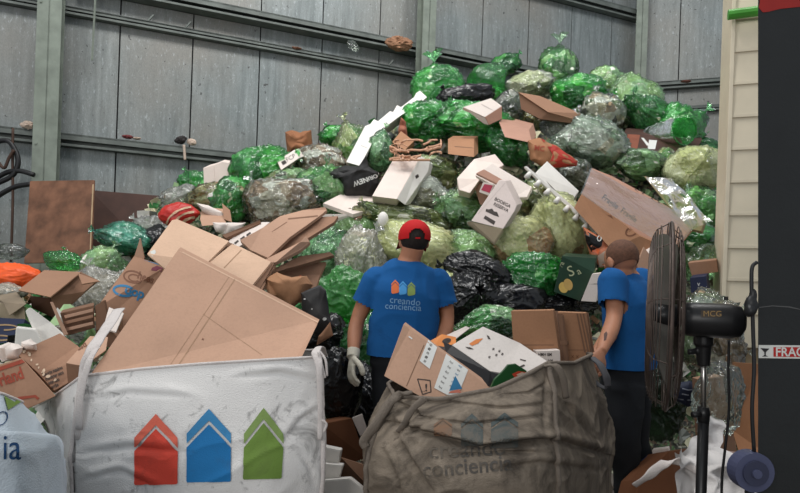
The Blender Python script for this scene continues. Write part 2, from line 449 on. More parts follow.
# short struts between the two upper rails
for i, t in enumerate((1.15, 1.62, 4.6)):
    a = W0 + WD * t + WN * .07 + ZU * 4.76; V, Fc = tube_geo([a, a + WD * .07 + ZU * .1], .014, 6)
    mk('trim_%d' % (7 + i), V, Fc, M_steel, kind='structure')
def column(name, o, d, nrm, t, w=.26, dep=.24):
    A = o + d * (t - w / 2) + nrm * .21
    parts = [box_geo(A + nrm * dep, d * w, -nrm * .018, ZU * 8.4, .003), box_geo(A, d * w, nrm * .018, ZU * 8.4, .003),
             box_geo(A + d * (w / 2 - .008), d * .016, nrm * dep, ZU * 8.4)]
    for z in (2.9, 4.6, 5.9):
        parts.append(box_geo(A + d * (w / 2 - .1) + nrm * (dep + .0) + ZU * z, d * .02, nrm * .012, ZU * .02))
    V, Fc = merge(parts); mk(name, V, Fc, M_steel2, kind='structure', loc=A)
column('trim_10', W0, WD, WN, .08)
column('trim_11', W0, WD, WN, 5.1, .22)
column('trim_12', WC, BD, BN, .0, .2, .18)
V, Fc = tube_geo([W0 + WD * .52 + WN * .16 + ZU * 4.1, W0 + WD * .57 + WN * .16 + ZU * 7], .014, 6); mk('trim_13', V, Fc, M_steel2, kind='structure')

# ================================================================= rubbish heap under everything
PROF = [(-400, 330), (-100, 300), (0, 292), (50, 285), (100, 268), (160, 214), (200, 190), (240, 175), (290, 162), (330, 150), (365, 140), (400, 122), (430, 100), (480, 92), (520, 92), (560, 88), (600, 96), (640, 112), (680, 130), (720, 155), (760, 165), (900, 170)]
def heap():
    na, ny = 260, 200; A = np.linspace(-.85, .78, na); out = []
    px = np.array([p[0] for p in PROF]); pr = []
    for x, y in PROF: pr.append((P(x, y, 1)[0], (P(x, y, S(x, y) + .3)[2])))
    pr = np.array(pr); zc = np.interp(A, pr[:, 0], pr[:, 1])
    V = np.zeros((na, ny, 3))
    for i, a in enumerate(A):
        # the wall behind this direction
        t = (a * W0[1] - W0[0]) / (WD[0] - a * WD[1]); yw = W0[1] + WD[1] * t
        if t > 9.7: yw = (WC[1] - BD[1] / BD[0] * WC[0]) / (1 - BD[1] / BD[0] * a)
        Y = np.linspace(3.9, yw - .12, ny)
        z = np.minimum(SL * (Y - Y0 - .3), zc[i]); V[i, :, 0] = a * Y; V[i, :, 1] = Y; V[i, :, 2] = z
    V = V.reshape(-1, 3)
    n = noise(V * 2.3, 3) * .12 + noise(V * 6, 4) * .07 + blocky(V * 7 + noise(V * 4, 9)[:, None] * .8, 5) * .04 + ridge(V * 11, 6) * .02
    V[:, 2] += n * np.clip((V[:, 2] + .3) / .6, 0, 1); V[:, 1] -= np.maximum(0, n) * .4; V[:, 2] = np.maximum(V[:, 2], -.03)
    c0 = G(719.5, 4.7); sx_ = (V - c0) @ np.array([.94, -.34, 0]); sy_ = (V - c0) @ np.array([.34, .94, 0]); V[(sx_ > -.06) & (sy_ < .78), 2] = .004
    i, j = np.meshgrid(np.arange(na - 1), np.arange(ny - 1), indexing='ij'); k = (i * ny + j).ravel()
    Fc = np.stack([k, k + ny, k + ny + 1, k + 1], 1)
    return V, Fc
V, Fc = heap()
M_heap = litter('loose_rubbish', [srgb(84, 120, 76), srgb(44, 50, 40), srgb(140, 150, 116), srgb(90, 74, 60), srgb(160, 164, 140), srgb(46, 84, 56), srgb(120, 98, 80), srgb(60, 60, 58), srgb(150, 150, 138)], 21)
mk('loose_rubbish', V, Fc, M_heap, smooth=False, loc=(0, 6, 0), kind='stuff', label='dark mass of loose rubbish showing between the bags of the heap', cat='rubbish')

n1, n2 = 110, 90; gx = np.linspace(-3.6, -.45, n1); gy = np.linspace(2.45, 4.7, n2); X, Yg = np.meshgrid(gx, gy, indexing='ij')
Hh = np.clip(.5 + (Yg - 2.5) * .40, 0, .98); xm = np.where(Yg < 3.2, -1.5, -.75 + 0 * Yg); Hh = Hh * np.clip((xm - X) / .25 + 1, 0, 1) * np.clip((Yg - 2.45) / .2, 0, 1)
V = np.stack([X, Yg, Hh], 2).reshape(-1, 3); nn = noise(V * [5, 5, 1], 41) * .09 + blocky(V * [8, 8, 1] + noise(V * 4, 42)[:, None] * .7, 43) * .04; V[:, 2] = np.maximum(V[:, 2] + nn * (V[:, 2] > .05), .004)
kk = (np.arange(n1 - 1)[:, None] * n2 + np.arange(n2 - 1)).ravel(); mk('loose_rubbish', V, np.stack([kk, kk + n2, kk + n2 + 1, kk + 1], 1), M_heap, smooth=False, kind='stuff', label='low bank of loose rubbish under the boxes left of the white sack', cat='rubbish')

# small scraps strewn over both banks of rubbish
def bits(n, seed):
    r = np.random.RandomState(seed); out = []; mi = []
    hv = [bpy.data.objects['loose_rubbish'], bpy.data.objects['loose_rubbish.001']]
    for o, cnt in ((hv[0], n), (hv[1], n // 10)):
        me = o.data; co_ = np.zeros(len(me.vertices) * 3, np.float32); me.vertices.foreach_get('co', co_); C_ = co_.reshape(-1, 3) + np.array(o['_b'])
        C_ = C_[(C_[:, 2] > .12)]; idx = r.randint(0, len(C_), cnt)
        for k in idx:
            c = C_[k] + r.normal(0, .03, 3) + [0, -.03, .04]; sz = r.uniform(.025, .10); a = r.normal(size=3); a /= np.linalg.norm(a); b = np.cross(a, r.normal(size=3)); b /= np.linalg.norm(b); nrm = np.cross(a, b)
            p = [c + (a * x + b * y * .6) * sz + nrm * r.uniform(-.25, .25) * sz for x, y in ((-1, -1), (0, -1.1), (1, -1), (1.1, 0), (1, 1), (0, .9), (-1, 1), (-1.1, 0))]
            out.append((np.array(p + [c + nrm * r.uniform(-.3, .3) * sz]), [(i_, (i_ + 1) % 8, 8) for i_ in range(8)])); mi += [int(r.choice(7, p=[.2, .14, .2, .16, .1, .12, .08]))] * 8
    V, Fc = merge(out); return V, Fc, mi
V, Fc, mi = bits(5200, 77)
mk('strewn_scraps', V, Fc, [plain('scrap_cream', srgb(216, 210, 180), .7), plain('scrap_white', srgb(224, 222, 216), .7), plain('scrap_green', srgb(70, 140, 80), .35), plain('scrap_pale_green', srgb(160, 190, 140), .35), plain('scrap_black', (.012, .012, .013), .3), plain('scrap_card', srgb(168, 128, 98), .8), plain('scrap_grey', srgb(130, 134, 130), .4)], mi=mi, kind='stuff', label='small scraps of paper, film and card strewn over the heap', cat='rubbish', loc=(0, 5, 0))

# ================================================================= cream clad shed and things at the right
M_cream = plain('cream_siding', srgb(214, 202, 178), .55, 0, .06, 4, .1, 8)
M_cream2 = plain('soiled_cream', srgb(172, 150, 118), .7, 0, .25, 6)
co = G(719.5, 4.7); cd = np.array([.94, -.34, 0]); cn = np.array([-.34, -.94, 0]); cb = np.array([.34, .94, 0])
rt = thing('site_cabin', co, 'cream cabin clad in horizontal lapped boards with green top rail, beside heap', 'cabin')
parts = []
for k in range(14):
    z = .98 + k * .262; a = co + ZU * z
    parts.append(prism_geo([a + cn * .035, a + cn * .02 + ZU * .262, a + cd * 1.6 + cn * .02 + ZU * .262, a + cd * 1.6 + cn * .035], cb * .05, 0))
    parts.append(box_geo(a + cn * .035 + ZU * -.004, cd * 1.6, cb * .05, ZU * .03, .004))
zt = 1.0 + 14 * .262
V, Fc = merge(parts); mk('siding', V, Fc, M_cream, rt)
V, Fc = box_geo(co + cb * .01 + ZU * 1.0 - cd * .0, cd * 1.6, cb * .6, ZU * (zt - 1.02), .01); mk('body', V, Fc, M_cream, rt)
V, Fc = box_geo(co + ZU * 1.0 - cd * .03 + cn * .045, cd * .03, cb * .1, ZU * (zt - 1.0), .004); mk('corner_trim', V, Fc, M_cream, rt)
V, Fc = box_geo(co + ZU * .78 + cb * .02, cd * 1.6, cb * .5, ZU * .2, .01); mk('sill', V, Fc, M_cream2, rt)
for t in (.02, 1.2): 
    V, Fc = box_geo(co + cd * t + cb * .03, cd * .1, cb * .1, ZU * .8, .005); mk('leg', V, Fc, M_cream2, rt)
a = P(728, 15, 4.62); V, Fc = tube_geo([a, a + cd * .7 + ZU * .02], .04, 10); mk('top_rail', V, Fc, plain('green_plastic', srgb(72, 150, 52), .4), rt)

M_black = plain('black_board', srgb(34, 36, 37), .6, 0, .12, 6, .1, 60)
bc = slab('tall_black_cabinet', [(758, -60), (900, -60), (900, 708), (758, 708)], .5, M_black, 'tall black cabinet with red top and fragile tape across its front', 'cabinet', Y=1.9, bevel=.003, ext=(3, 0, .45))
decal(bc, poly([(757, -30), (830, -30), (830, 4), (800, 7), (780, 9), (768, 12), (757, 13)]), plain('red_paint', srgb(150, 30, 22), .5))
M_white = plain('white_print', srgb(205, 205, 200), .6); M_red = plain('red_tape', srgb(172, 34, 30), .5)
decal(bc, poly([(758.4, 345), (830, 345.5), (830, 359), (758.4, 358)]), M_white)
decal(bc, poly([(773, 347), (830, 347.3), (830, 357.4), (773, 356.6)]), M_red, .0025)
write(bc, 'FRAGIL', 774.6, 356, 12.5, M_white, 0, .95, .02, .0035)
M_ink = plain('dark_ink', srgb(40, 38, 40), .7)
decal(bc, poly([(760, 348), (769, 348.5), (765.5, 352), (765.3, 355), (767.5, 356.5), (761.5, 356.5), (764, 355), (763.8, 352)]), M_ink, .0025)
decal(bc, poly([(759, 307), (772, 305.4), (790, 306.5), (800, 309), (800, 309.8), (788, 307.4), (772, 306.3), (759, 307.8)]), plain('scuff', srgb(90, 90, 90), .7))
M_disc = plain('blue_grey_plastic', srgb(74, 78, 104), .45)
rt = thing('wheel', P(753, 489, 1.86), 'blue grey round plastic wheel beside the black cabinet', 'wheel')
c = P(755, 473, 1.84); V, Fc = tube_geo([c, c + [0, .05, 0]], .052 * 1.2, 28, side=(1, 0, 0)); mk('tyre', V, Fc, M_disc, rt)
V, Fc = tube_geo([c - [0, .008, 0], c + [0, .0, 0]], .04, 24, side=(1, 0, 0)); mk('rim', V, Fc, plain('blue_grey_dark', srgb(52, 55, 76), .5), rt)
V, Fc = tube_geo([c - [0, .016, 0], c + [0, .0, 0]], .014, 16, side=(1, 0, 0)); mk('hub', V, Fc, M_disc, rt)
V, Fc = tube_geo([c + [0, .025, 0], [c[0], c[1] + .03, .0]], .014, 8); mk('bracket', V, Fc, M_black, rt)
M_rub = plain('black_rubber', (.012, .012, .013), .45)
def cord(name, pts, r, label, cat='cord', Y=None, mat=None):
    W = catmull([P(*q) if len(q) == 3 else P(q[0], q[1], Y) for q in pts], 6); V, Fc = tube_geo(W, r, 7); return mk(name, V, Fc, mat or M_rub, smooth=True, label=label, cat=cat)
cord('power_cord', [(757, 262), (752, 268), (751.5, 290), (752, 300), (753, 330), (754, 370), (752, 410), (754, 452)], .006, 'thick black power cord hanging along the edge of the black cabinet', Y=1.86)
V, Fc = remesh([ell_geo(P(751, 306, 1.86), .02, .02, .034), ell_geo(P(749, 311, 1.85), .012, .02, .02), ell_geo(P(753, 296, 1.86), .012, .012, .025)], .004)[:2]
mk('cord_plug', V, Fc, M_rub, smooth=True, label='black plug bunched on the cord at the black cabinet edge', cat='plug')
cord('power_cord', [(729, 340), (728.5, 372), (729, 410), (725, 450), (722, 480), (722, 520), (724, 560)], .005, 'thin black cord hanging from the fan motor beside its stand', Y=2.2)
# loops of old cable on the far left wall
for pts, lb in (([(-6, 142, 6.9), (8, 141, 6.9), (16, 152, 6.9), (18, 164, 6.9), (12, 176, 6.9), (-4, 184, 6.9)], 'black cable loop curling down from the rail at the left wall'),
                ([(-4, 178, 6.9), (8, 172, 6.9), (20, 171, 6.9), (34, 175, 6.9)], 'black cable running level above the plywood sheet'),
                ([(-4, 197, 6.9), (8, 190, 6.9), (18, 186, 6.9), (32, 184, 6.9)], 'lowest black cable arching up to the plywood corner')):
    cord('wall_cable', pts, .03, lb, 'cable')
M_cable2 = plain('brown_cable', srgb(70, 50, 40), .7)
cord('wall_cable', [(-3, 160, 6.85), (4, 168, 6.85), (9, 158, 6.85), (14, 150, 6.85)], .018, 'thin brown cable crossing the loop of black cable', 'cable', mat=M_cable2)
cord('wall_cable', [(13, 128, 6.9), (12.6, 160, 6.9), (12.8, 200, 6.9), (11, 262, 6.9)], .015, 'thin upright wire hanging down the left wall', 'cable', mat=M_cable2)

# ================================================================= fan
M_guard = plain('tarnished_wire', srgb(84, 72, 66), .5, .5, .3, 20); M_blk = plain('black_plastic', (.015, .015, .016), .35, 0, .1)
fc = P(668, 316, 2.2); ax = np.array([-.912, .385, 0.0]); ax /= np.linalg.norm(ax); fs = np.array([-.385, -.912, 0])/.99; fs /= np.linalg.norm(fs)
fan = thing('pedestal_fan', G(703, 2.2) + [0, .0, 0], 'large black pedestal fan seen from its side, wire guard facing the heap', 'fan')
def circ(r, off, n=56):
    return [fc + ax * off + (fs * math.cos(2 * math.pi * k / n) + ZU * math.sin(2 * math.pi * k / n)) * r for k in range(n)]
R_ = .352
def cage(front):
    parts = []; dep = .074 if front else -.046
    f = lambda r: dep * (1 - (r / R_) ** 7) ** .5 if r < R_ else 0
    for r in R_ * .998 * np.linspace(.03, 1, 24 if front else 17) ** .7: parts.append(tube_geo(circ(r, f(r)), .0019, 4, closed=True))
    for k in range(10 if front else 8):
        a = 2 * math.pi * k / (10 if front else 8) + .2; d = fs * math.cos(a) + ZU * math.sin(a)
        parts.append(tube_geo([fc + ax * f(r) + d * r for r in np.linspace(.06, R_, 12)], .0021, 5))
    if front: parts.append(tube_geo([fc + ax * .07, fc + ax * .078], .06, 20, side=ZU))
    return merge(parts)
V, Fc = cage(True); mk('front_guard', V, Fc, M_guard, fan)
V, Fc = cage(False); mk('rear_guard', V, Fc, M_guard, fan)
V, Fc = tube_geo(circ(R_, 0), .0055, 8, closed=True); mk('guard_rim', V, Fc, M_guard, fan, True)
M_blade = plain('grey_blade', srgb(120, 116, 110), .45, .3)
V, Fc = tube_geo([fc + ax * -.03, fc + ax * .06], .045, 18, side=ZU); mk('hub', V, Fc, M_blk, fan, True)
for k in range(3):
    a0 = k * 2.094 + 1.35; V = []; n1, n2 = 9, 7
    for s_ in (0, 1):
        for i in range(n1):
            r = .04 + .27 * i / (n1 - 1); wd = .32 + .75 * math.sin(math.pi * min(1, i / (n1 - 1) * .62 + .12))
            for j in range(n2):
                u = j / (n2 - 1) - .5; a = a0 + u * wd; tw = u * .07
                V.append(fc + ax * (.015 + tw + s_ * .002) + (fs * math.cos(a) + ZU * math.sin(a)) * r)
    Fc = []
    q = n1 * n2
    for i in range(n1 - 1):
        for j in range(n2 - 1):
            b = i * n2 + j; Fc.append((b, b + 1, b + n2 + 1, b + n2)); Fc.append((q + b, q + b + n2, q + b + n2 + 1, q + b + 1))
    mk('blade', V, Fc, M_blade, fan, True)
mb = fc - ax * .065 - ZU * .0
V, Fc = tube_geo([mb + ax * .01, mb, mb - ax * .02, mb - ax * .14, mb - ax * .175, mb - ax * .19], [(.056, .052), (.062, .06), (.064, .062), (.064, .062), (.055, .052), (.03, .03)], 22, side=ZU)
V[:, 2] -= .008
mot = mk('motor_housing', V, Fc, M_blk, fan, True)
M_gold = plain('gold_print', srgb(150, 120, 70), .5)
decal(mot, poly([(701, 310.5), (720, 310.5), (720, 317.5), (701, 317.5)]), plain('badge', srgb(60, 48, 36), .5), .001, 3); write(mot, 'MCG', 702.8, 316.6, 7.4, M_gold, 0, 1.15, .0, .004)
V, Fc = tube_geo([P(726, 300, 2.19), P(726, 296.5, 2.19)], .008, 8); mk('oscillation_knob', V, Fc, M_blk, fan)
pz = lambda y: P(703.5, y, 2.2)
V, Fc = remesh([tube_geo([pz(330), pz(345)], .035, 14), tube_geo([pz(343), pz(366)], [.03, .022], 12), box_geo(P(688, 335, 2.18), [.10, 0, 0], [0, .05, 0], [0, 0, .018], .004), tube_geo([P(688, 352, 2.2), P(706, 350, 2.2)], .012, 8)], .004)[:2]
mk('tilt_joint', V, Fc, M_blk, fan, True)
V, Fc = tube_geo([pz(350), pz(412)], .0098, 12); mk('chrome_pole', V, Fc, plain('chrome', (.55, .53, .5), .25, .9, .05), fan, True)
V, Fc = tube_geo([pz(407), pz(414), pz(416), pz(424)], [.02, .024, .022, .019], 14); mk('height_collar', V, Fc, M_blk, fan, True)
a = pz(414); V, Fc = tube_geo([a, a - [.05, .02, 0]], .012, 8); mk('clamp_knob', V, Fc, M_blk, fan, True)
b0 = np.array([pz(420)[0], 2.2, .03]); V, Fc = tube_geo([pz(420), b0], .0195, 14); mk('lower_pole', V, Fc, M_blk, fan, True)
V, Fc = tube_geo([b0 - ZU * .03, b0 - ZU * .01, b0 + ZU * .02], [.23, .22, .05], 30); mk('base', V, Fc, M_blk, fan, True)
# ================================================================= bags
_ico = {}
def ico(s):
    if s not in _ico:
        bm = bmesh.new(); bmesh.ops.create_icosphere(bm, subdivisions=s, radius=1); bm.verts.ensure_lookup_table()
        _ico[s] = (np.array([v.co[:] for v in bm.verts]), np.array([[v.index for v in f.verts] for f in bm.faces])); bm.free()
    return _ico[s]
def bag_shape(seed, sub, crease=1.0, taut=.55, knot=True):
    D, Fc = ico(sub); r = np.random.RandomState(seed)
    def facets(K, lo, hi, cap):
        nn = r.normal(size=(K, 3)); nn /= np.linalg.norm(nn, axis=1)[:, None]; h = r.uniform(lo, hi, K)
        return np.minimum(np.min(h[None] / np.maximum(D @ nn.T, .05), axis=1), cap)
    rad = (1 - taut) + taut * facets(13, .76, 1.0, 1.18)
    rad = rad * .55 + .45 * facets(46, .84, 1.04, 1.12)
    # long folds run towards a gathered end
    ax = np.array([r.uniform(-1, 1), -r.uniform(0, .7), r.uniform(-.5, 1)]) if not knot else np.array([0, 0, 1.0])
    ax /= np.linalg.norm(ax); s, q = frame(ax)
    th = np.arccos(np.clip(D @ ax, -1, 1)); ph = np.arctan2(D @ q, D @ s)
    C3 = np.stack([np.cos(ph) * 3.2, np.sin(ph) * 3.2, th * .8], 1) + np.stack([noise(D * 2, seed + k) for k in (1, 2, 3)], 1) * .6
    g = np.clip(1.3 - th * .55, .25, 1)
    f1 = np.clip(ridge(C3, seed + 5), 0, 1) ** 3; f2 = np.clip(ridge(C3 * [2.3, 2.3, 1.6], seed + 6), 0, 1) ** 2
    w = D + np.stack([noise(D * 2.2 + 5, seed + 1), noise(D * 2.2 + 9, seed + 2), noise(D * 2.2 + 13, seed + 3)], 1) * .45
    f3 = np.clip(ridge(w * 3.6, seed + 7), 0, 1) ** 4; f4 = np.clip(ridge(w * 7.5, seed + 8), 0, 1) ** 3; f5 = np.clip(ridge(w * 15, seed + 10), 0, 1) ** 2
    rad = rad + noise(D * 1.4, seed + 4) * .16 + crease * (g * (f1 * .15 + f2 * .07) + f3 * .09 + f4 * .024 + f5 * .004)
    V = D * (rad - .05 * crease)[:, None]
    V = V + ax * (np.exp(-(th / .26) ** 2) * .22)[:, None]
    return V, Fc, ax
def orient(V, rx, ry, rz, ang, tip=0.0, yaw=0.0):
    V = V * [rx, ry, rz]
    for M_ in (Matrix.Rotation(yaw, 3, 'Z'), Matrix.Rotation(tip, 3, 'X'), Matrix.Rotation(-math.radians(ang), 3, 'Y')): V = V @ np.array(M_).T
    return V
def tuft(seed, s):
    """gathered film above the tie"""
    n, m = 40, 7; V = []
    for i in range(m):
        t = i / (m - 1); r = (.05 + .34 * t ** 1.3)
        for k in range(n):
            a = 2 * math.pi * k / n; rr = r * (1 + .42 * t * math.sin(6 * a + seed) + .2 * t * math.sin(11 * a + 2 * seed))
            V.append((rr * math.cos(a), rr * math.sin(a) * .6, t * .55 + .1 * t * math.sin(3 * a + seed)))
    Fc = [(i * n + k, i * n + (k + 1) % n, (i + 1) * n + (k + 1) % n, (i + 1) * n + k) for i in range(m - 1) for k in range(n)]
    return np.array(V) * s, Fc
FG = film('bright_green_film', srgb(84, 204, 108), .42, .12, srgb(170, 242, 178), trans=.5)
FD = film('deep_green_film', srgb(70, 164, 96), .5, .13, srgb(170, 232, 180), trans=.5)
FP = film('pale_green_film', srgb(160, 214, 156), .27, .15, srgb(212, 242, 210), trans=.5)
FLm = film('lime_film', srgb(218, 226, 176), .42, .24, srgb(248, 253, 232), bmp=.2, trans=.4, var=.12, gl=.8)
FC = film('clear_film', srgb(206, 214, 206), .16, .12, srgb(238, 244, 238), trans=.5)
FO = film('olive_film', srgb(176, 188, 142), .26, .17, srgb(232, 238, 206), trans=.5)
FT = film('teal_film', srgb(70, 160, 140), .42, .16, srgb(170, 226, 210), trans=.5)
FW = film('milky_film', srgb(218, 220, 212), .6, .22, srgb(240, 240, 236), trans=.5)
FGy = film('grey_film', srgb(128, 132, 130), .42, .13, srgb(214, 218, 214), trans=.5)
FK = plain('black_film', (.007, .007, .008), .24, 0, .2, 6, .5, 5, .5)
FO2 = plain('orange_film', srgb(236, 92, 36), .45, 0, .12, 5, .4, 8)
FR = plain('red_film', srgb(190, 44, 36), .4, 0, .12, 5, .4, 8)
KC = litter('cream_litter', [srgb(246, 240, 214), srgb(240, 236, 208), srgb(236, 234, 200), srgb(250, 248, 236), srgb(226, 228, 188), srgb(244, 232, 208), srgb(250, 248, 240)], 4.5)
KM = litter('mixed_litter', [srgb(230, 224, 204), srgb(150, 170, 126), srgb(190, 164, 130), srgb(240, 238, 226), srgb(104, 124, 90), srgb(176, 186, 146), srgb(212, 200, 170), srgb(90, 94, 80), srgb(236, 236, 230), srgb(200, 206, 196)], 7)
KB = litter('brown_litter', [srgb(174, 138, 108), srgb(214, 188, 162), srgb(232, 220, 206), srgb(130, 104, 82), srgb(192, 160, 134), srgb(240, 236, 230), srgb(220, 206, 190)], 8)
KG = litter('green_litter', [srgb(110, 180, 110), srgb(190, 226, 160), srgb(60, 130, 74), srgb(216, 230, 190), srgb(96, 176, 104), srgb(46, 100, 56), srgb(236, 240, 226), srgb(140, 200, 130)], 6)
KP = litter('bottle_litter', [srgb(196, 222, 204), srgb(150, 192, 170), srgb(232, 240, 234), srgb(110, 150, 130), srgb(206, 226, 212), srgb(242, 244, 242), srgb(222, 228, 212)], 9)
KW = litter('paper_litter', [srgb(244, 240, 234), srgb(228, 222, 214), srgb(238, 230, 218), srgb(200, 190, 174), srgb(248, 246, 242)], 5)
KQ = litter('pink_card_litter', [srgb(206, 140, 116), srgb(214, 152, 124), srgb(240, 232, 200), srgb(200, 132, 108), srgb(246, 238, 214)], 2.6)
KY = litter('cream_brown_litter', [srgb(246, 240, 214), srgb(240, 236, 208), srgb(190, 124, 98), srgb(250, 246, 228), srgb(226, 228, 188)], 2.8)
KU = litter('cup_litter', [srgb(222, 234, 222), srgb(180, 206, 184), srgb(240, 244, 238), srgb(150, 180, 150), srgb(210, 226, 208), srgb(236, 226, 206)], 7)
_seed = [100]
def bag(px, py, rx, ry, ang, off, fm, km, label, knot=None, cat='rubbish bag', Y=None, deep=None, name='rubbish_bag', crease=1.0, taut=.6, tip=-.4, group=None):
    _seed[0] += 17; sd = _seed[0]
    y = (Y if Y is not None else S(px, py) - off); c = P(px, py, y); k = y / F_PX
    sub = 6 if rx * ry > 420 else 5
    Rx, Rz = rx * k * 1.1, ry * k * 1.1; Ry = deep if deep else .8 * (Rx * Rz) ** .5
    V, Fc, ax = bag_shape(sd, sub, crease, taut, bool(knot))
    W = orient(V, Rx, Ry, Rz, ang) + c
    if km is None and taut < .4 and not knot: return mk(name, W, Fc, fm, smooth=True, loc=c - [0, 0, Rz], label=label, cat=cat, group=group)
    rt = thing(name, c - [0, 0, Rz], label, cat, group)
    mk('film', W, Fc, fm, rt, True)
    if km is not None:
        V2, F2, _ = bag_shape(sd, min(sub, 5), .45, taut, bool(knot)); D, _ = ico(min(sub, 5))
        V2 = V2 * (.93 + (.05 if crease > .7 else .02) * noise(D * 3, sd + 3) + (.06 if crease > .7 else .02) * blocky(D * 4.2 + noise(D * 3, sd)[:, None] * .6, sd))[:, None]
        mk('packed_litter', orient(V2, Rx, Ry, Rz, ang) + c, F2, km, rt, False, kind='stuff')
    s = min(Rx, Rz) * (.95 * knot if knot else .55); T, TF = tuft(sd, s)
    tip = ax * ((V @ ax).max() - .06)
    s1, q1 = frame(ax); R3 = np.stack([s1, q1, ax], 1)
    W = orient(tip[None], Rx, Ry, Rz, ang)[0]; T = T @ R3.T; T = T @ np.array(Matrix.Rotation(-math.radians(ang), 3, 'Y')).T + W + c
    mk('gathered_neck', T, TF, fm, rt, True)
    return rt
B = bag
# ---- crest of the heap
B(437, 88, 25, 19, 8, .1, FG, KG, 'bright green rubbish bag at the left end of the heap top, beside the steel column', 1)
B(505, 65, 13, 10, 20, -.2, FD, KG, 'small dark green bag on the heap top behind the brightest green bag')
B(488, 80, 19, 14, -10, .1, FG, None, 'brightest green bag on the heap top, smooth and shiny', None, taut=.3, crease=.5)
B(559, 70, 18, 18, 0, .1, FP, KG, 'pale green bag forming the peak of the heap top', .9)
B(530, 86, 21, 13, 15, .25, FC, KC, 'clear bag of yellowish litter left of the peak bag')
B(577, 95, 24, 18, -10, .35, FG, KG, 'glossy green bag just below the peak bag', None)
B(606, 82, 17, 14, -15, -.1, FP, KC, 'pale green bag of cream paper right of the peak bag', None)
B(602, 113, 21, 16, -5, .4, FC, KM, 'clear shiny bag of cream wrappers above the large greenish bag')
B(636, 100, 24, 22, -35, .1, FP, KC, 'pale green bag with cream card inside, behind the open green bag')
B(652, 118, 30, 16, -28, .25, FD, KM, 'long olive green bag lying behind the open green bag')
B(679, 127, 21, 19, -25, .35, FG, KG, 'green bag with dark items at the heap crest nearest the cream cabin', None)
B(705, 148, 14, 9, -25, .0, FD, None, 'small dark green bag tucked behind the big lime bag')
B(592, 145, 36, 21, -8, .5, FC, KU, 'large greenish clear bag holding cups, above the red printed paper bag')
B(510, 110, 15, 18, 0, .45, FGy, KM, 'grey see-through bag right of the small white carton')
B(465, 98, 27, 12, 10, .55, FK, None, 'black bag lying on the green bags near the heap top', None, crease=.65)
B(447, 112, 18, 11, 5, .3, FP, KG, 'pale green bag between the long foam strip and the black bag')
B(427, 122, 24, 20, -20, .45, FG, KG, 'green bag right of the long foam strip, above the tan netting', None)
B(478, 128, 40, 19, -12, .45, FG, KG, 'wide green bag across the middle of the upper heap', None)
B(508, 148, 24, 16, -38, .4, FG, KG, 'green bag end sloping down beside the kraft and red paper bag')
B(557, 130, 15, 9, -15, .4, FGy, None, 'crumpled grey bag above the red printed paper bag')
B(533, 119, 15, 9, -10, .3, FO, KB, 'brownish bag under the folded dark cardboard')
# ---- right part
B(694, 171, 27, 22, 0, .5, FLm, KC, 'big round lime bag against the cream cabin', None, taut=.4, crease=.6)
B(640, 165, 24, 14, -5, .3, FP, KM, 'faded green bag above the big film-wrapped cardboard box')
B(665, 163, 12, 14, 0, .2, FO, KG, 'dark olive bag left of the big lime bag')
B(702, 208, 20, 20, -10, .2, FP, KG, 'pale green bag under the big lime bag')
B(703, 263, 17, 18, 10, .6, FP, None, 'pale green empty bag between the fan and the cream cabin')
B(700, 240, 22, 14, 0, .2, FD, KG, 'dark green bag hidden between fan and cream cabin')
B(577, 173, 18, 13, -25, .25, FGy, KM, 'dark see-through bag above the film-wrapped box')
# ---- middle
B(430, 172, 26, 15, -5, .35, FO, KM, 'olive bag right of the large white foam tray')
B(425, 197, 25, 20, 0, .4, FC, KW, 'clear bag of white plastic above the red cap')
B(405, 219, 45, 13, -4, .45, FO, KM, 'long rolled grey green bag above the red cap', None)
B(466, 213, 30, 20, -10, .4, FP, KM, 'green crumpled bag left of the open white carton')
B(420, 250, 46, 27, -5, .6, FLm, KC, 'big pale lime bag behind the worker in the red cap', None, taut=.35, crease=.6)
B(472, 256, 26, 22, -30, .55, FP, KC, 'pale green bag right of the worker in the red cap', None)
B(362, 265, 22, 32, 15, .6, FW, KC, 'milky white bag left of the worker in the red cap', None)
B(330, 258, 27, 26, 0, .3, FP, KP, 'green see-through bag of bottles behind the flattened cardboard')
B(357, 228, 24, 16, -10, .3, FP, KC, 'pale green bag under the long rolled bag')
B(307, 232, 24, 12, 5, .1, FO, KC, 'olive bag behind the flattened cardboard sheets')
B(345, 303, 27, 32, 0, .6, film('flat_green_film', srgb(84, 190, 84), .9, .3, srgb(130, 225, 140), .4), None, 'opaque bright green bag beside the left arm of the red-capped worker', None, taut=.35, crease=.7)
B(519, 243, 33, 24, 22, .75, FLm, KQ, 'lime bag of pink-brown card just below the white bottle carton', None, taut=.7, crease=.5)
B(562, 232, 26, 34, 30, .7, FLm, KY, 'tall lime bag with a brown patch, below the foam strip with pegs', None, taut=.5, crease=.5)
B(538, 277, 30, 23, -15, .85, FG, KG, 'green bag above the upright cardboard boxes', None)
B(583, 252, 10, 18, 20, .4, FLm, KC, 'small lime bag end at the foam strip foot', crease=.5)
B(540, 203, 16, 22, 0, .3, FO, KM, 'olive bag between the white carton and the foam strip')
B(449, 292, 16, 22, 10, .7, FLm, KC, 'narrow lime bag at the right shoulder of the red-capped worker', crease=.5)
B(487, 278, 33, 19, -32, .8, FK, None, 'shiny black bag sloping under the lime bag', None, taut=.5, crease=.65)
B(468, 300, 28, 27, 0, .7, FK, None, 'black bag right of the red-capped worker', None, taut=.4, crease=.65)
B(517, 300, 26, 15, 0, .75, FK, None, 'black bag directly behind the upright cardboard boxes', crease=.65)
B(560, 303, 34, 13, 0, .6, FK, None, 'flat black bag beneath the dark green printed box', crease=.65)
B(490, 325, 28, 16, 8, .9, FP, KG, 'green netted bag behind the white pizza box')
B(500, 215, 30, 24, 0, .1, FO, KM, 'dull olive bag behind the white bottle carton')
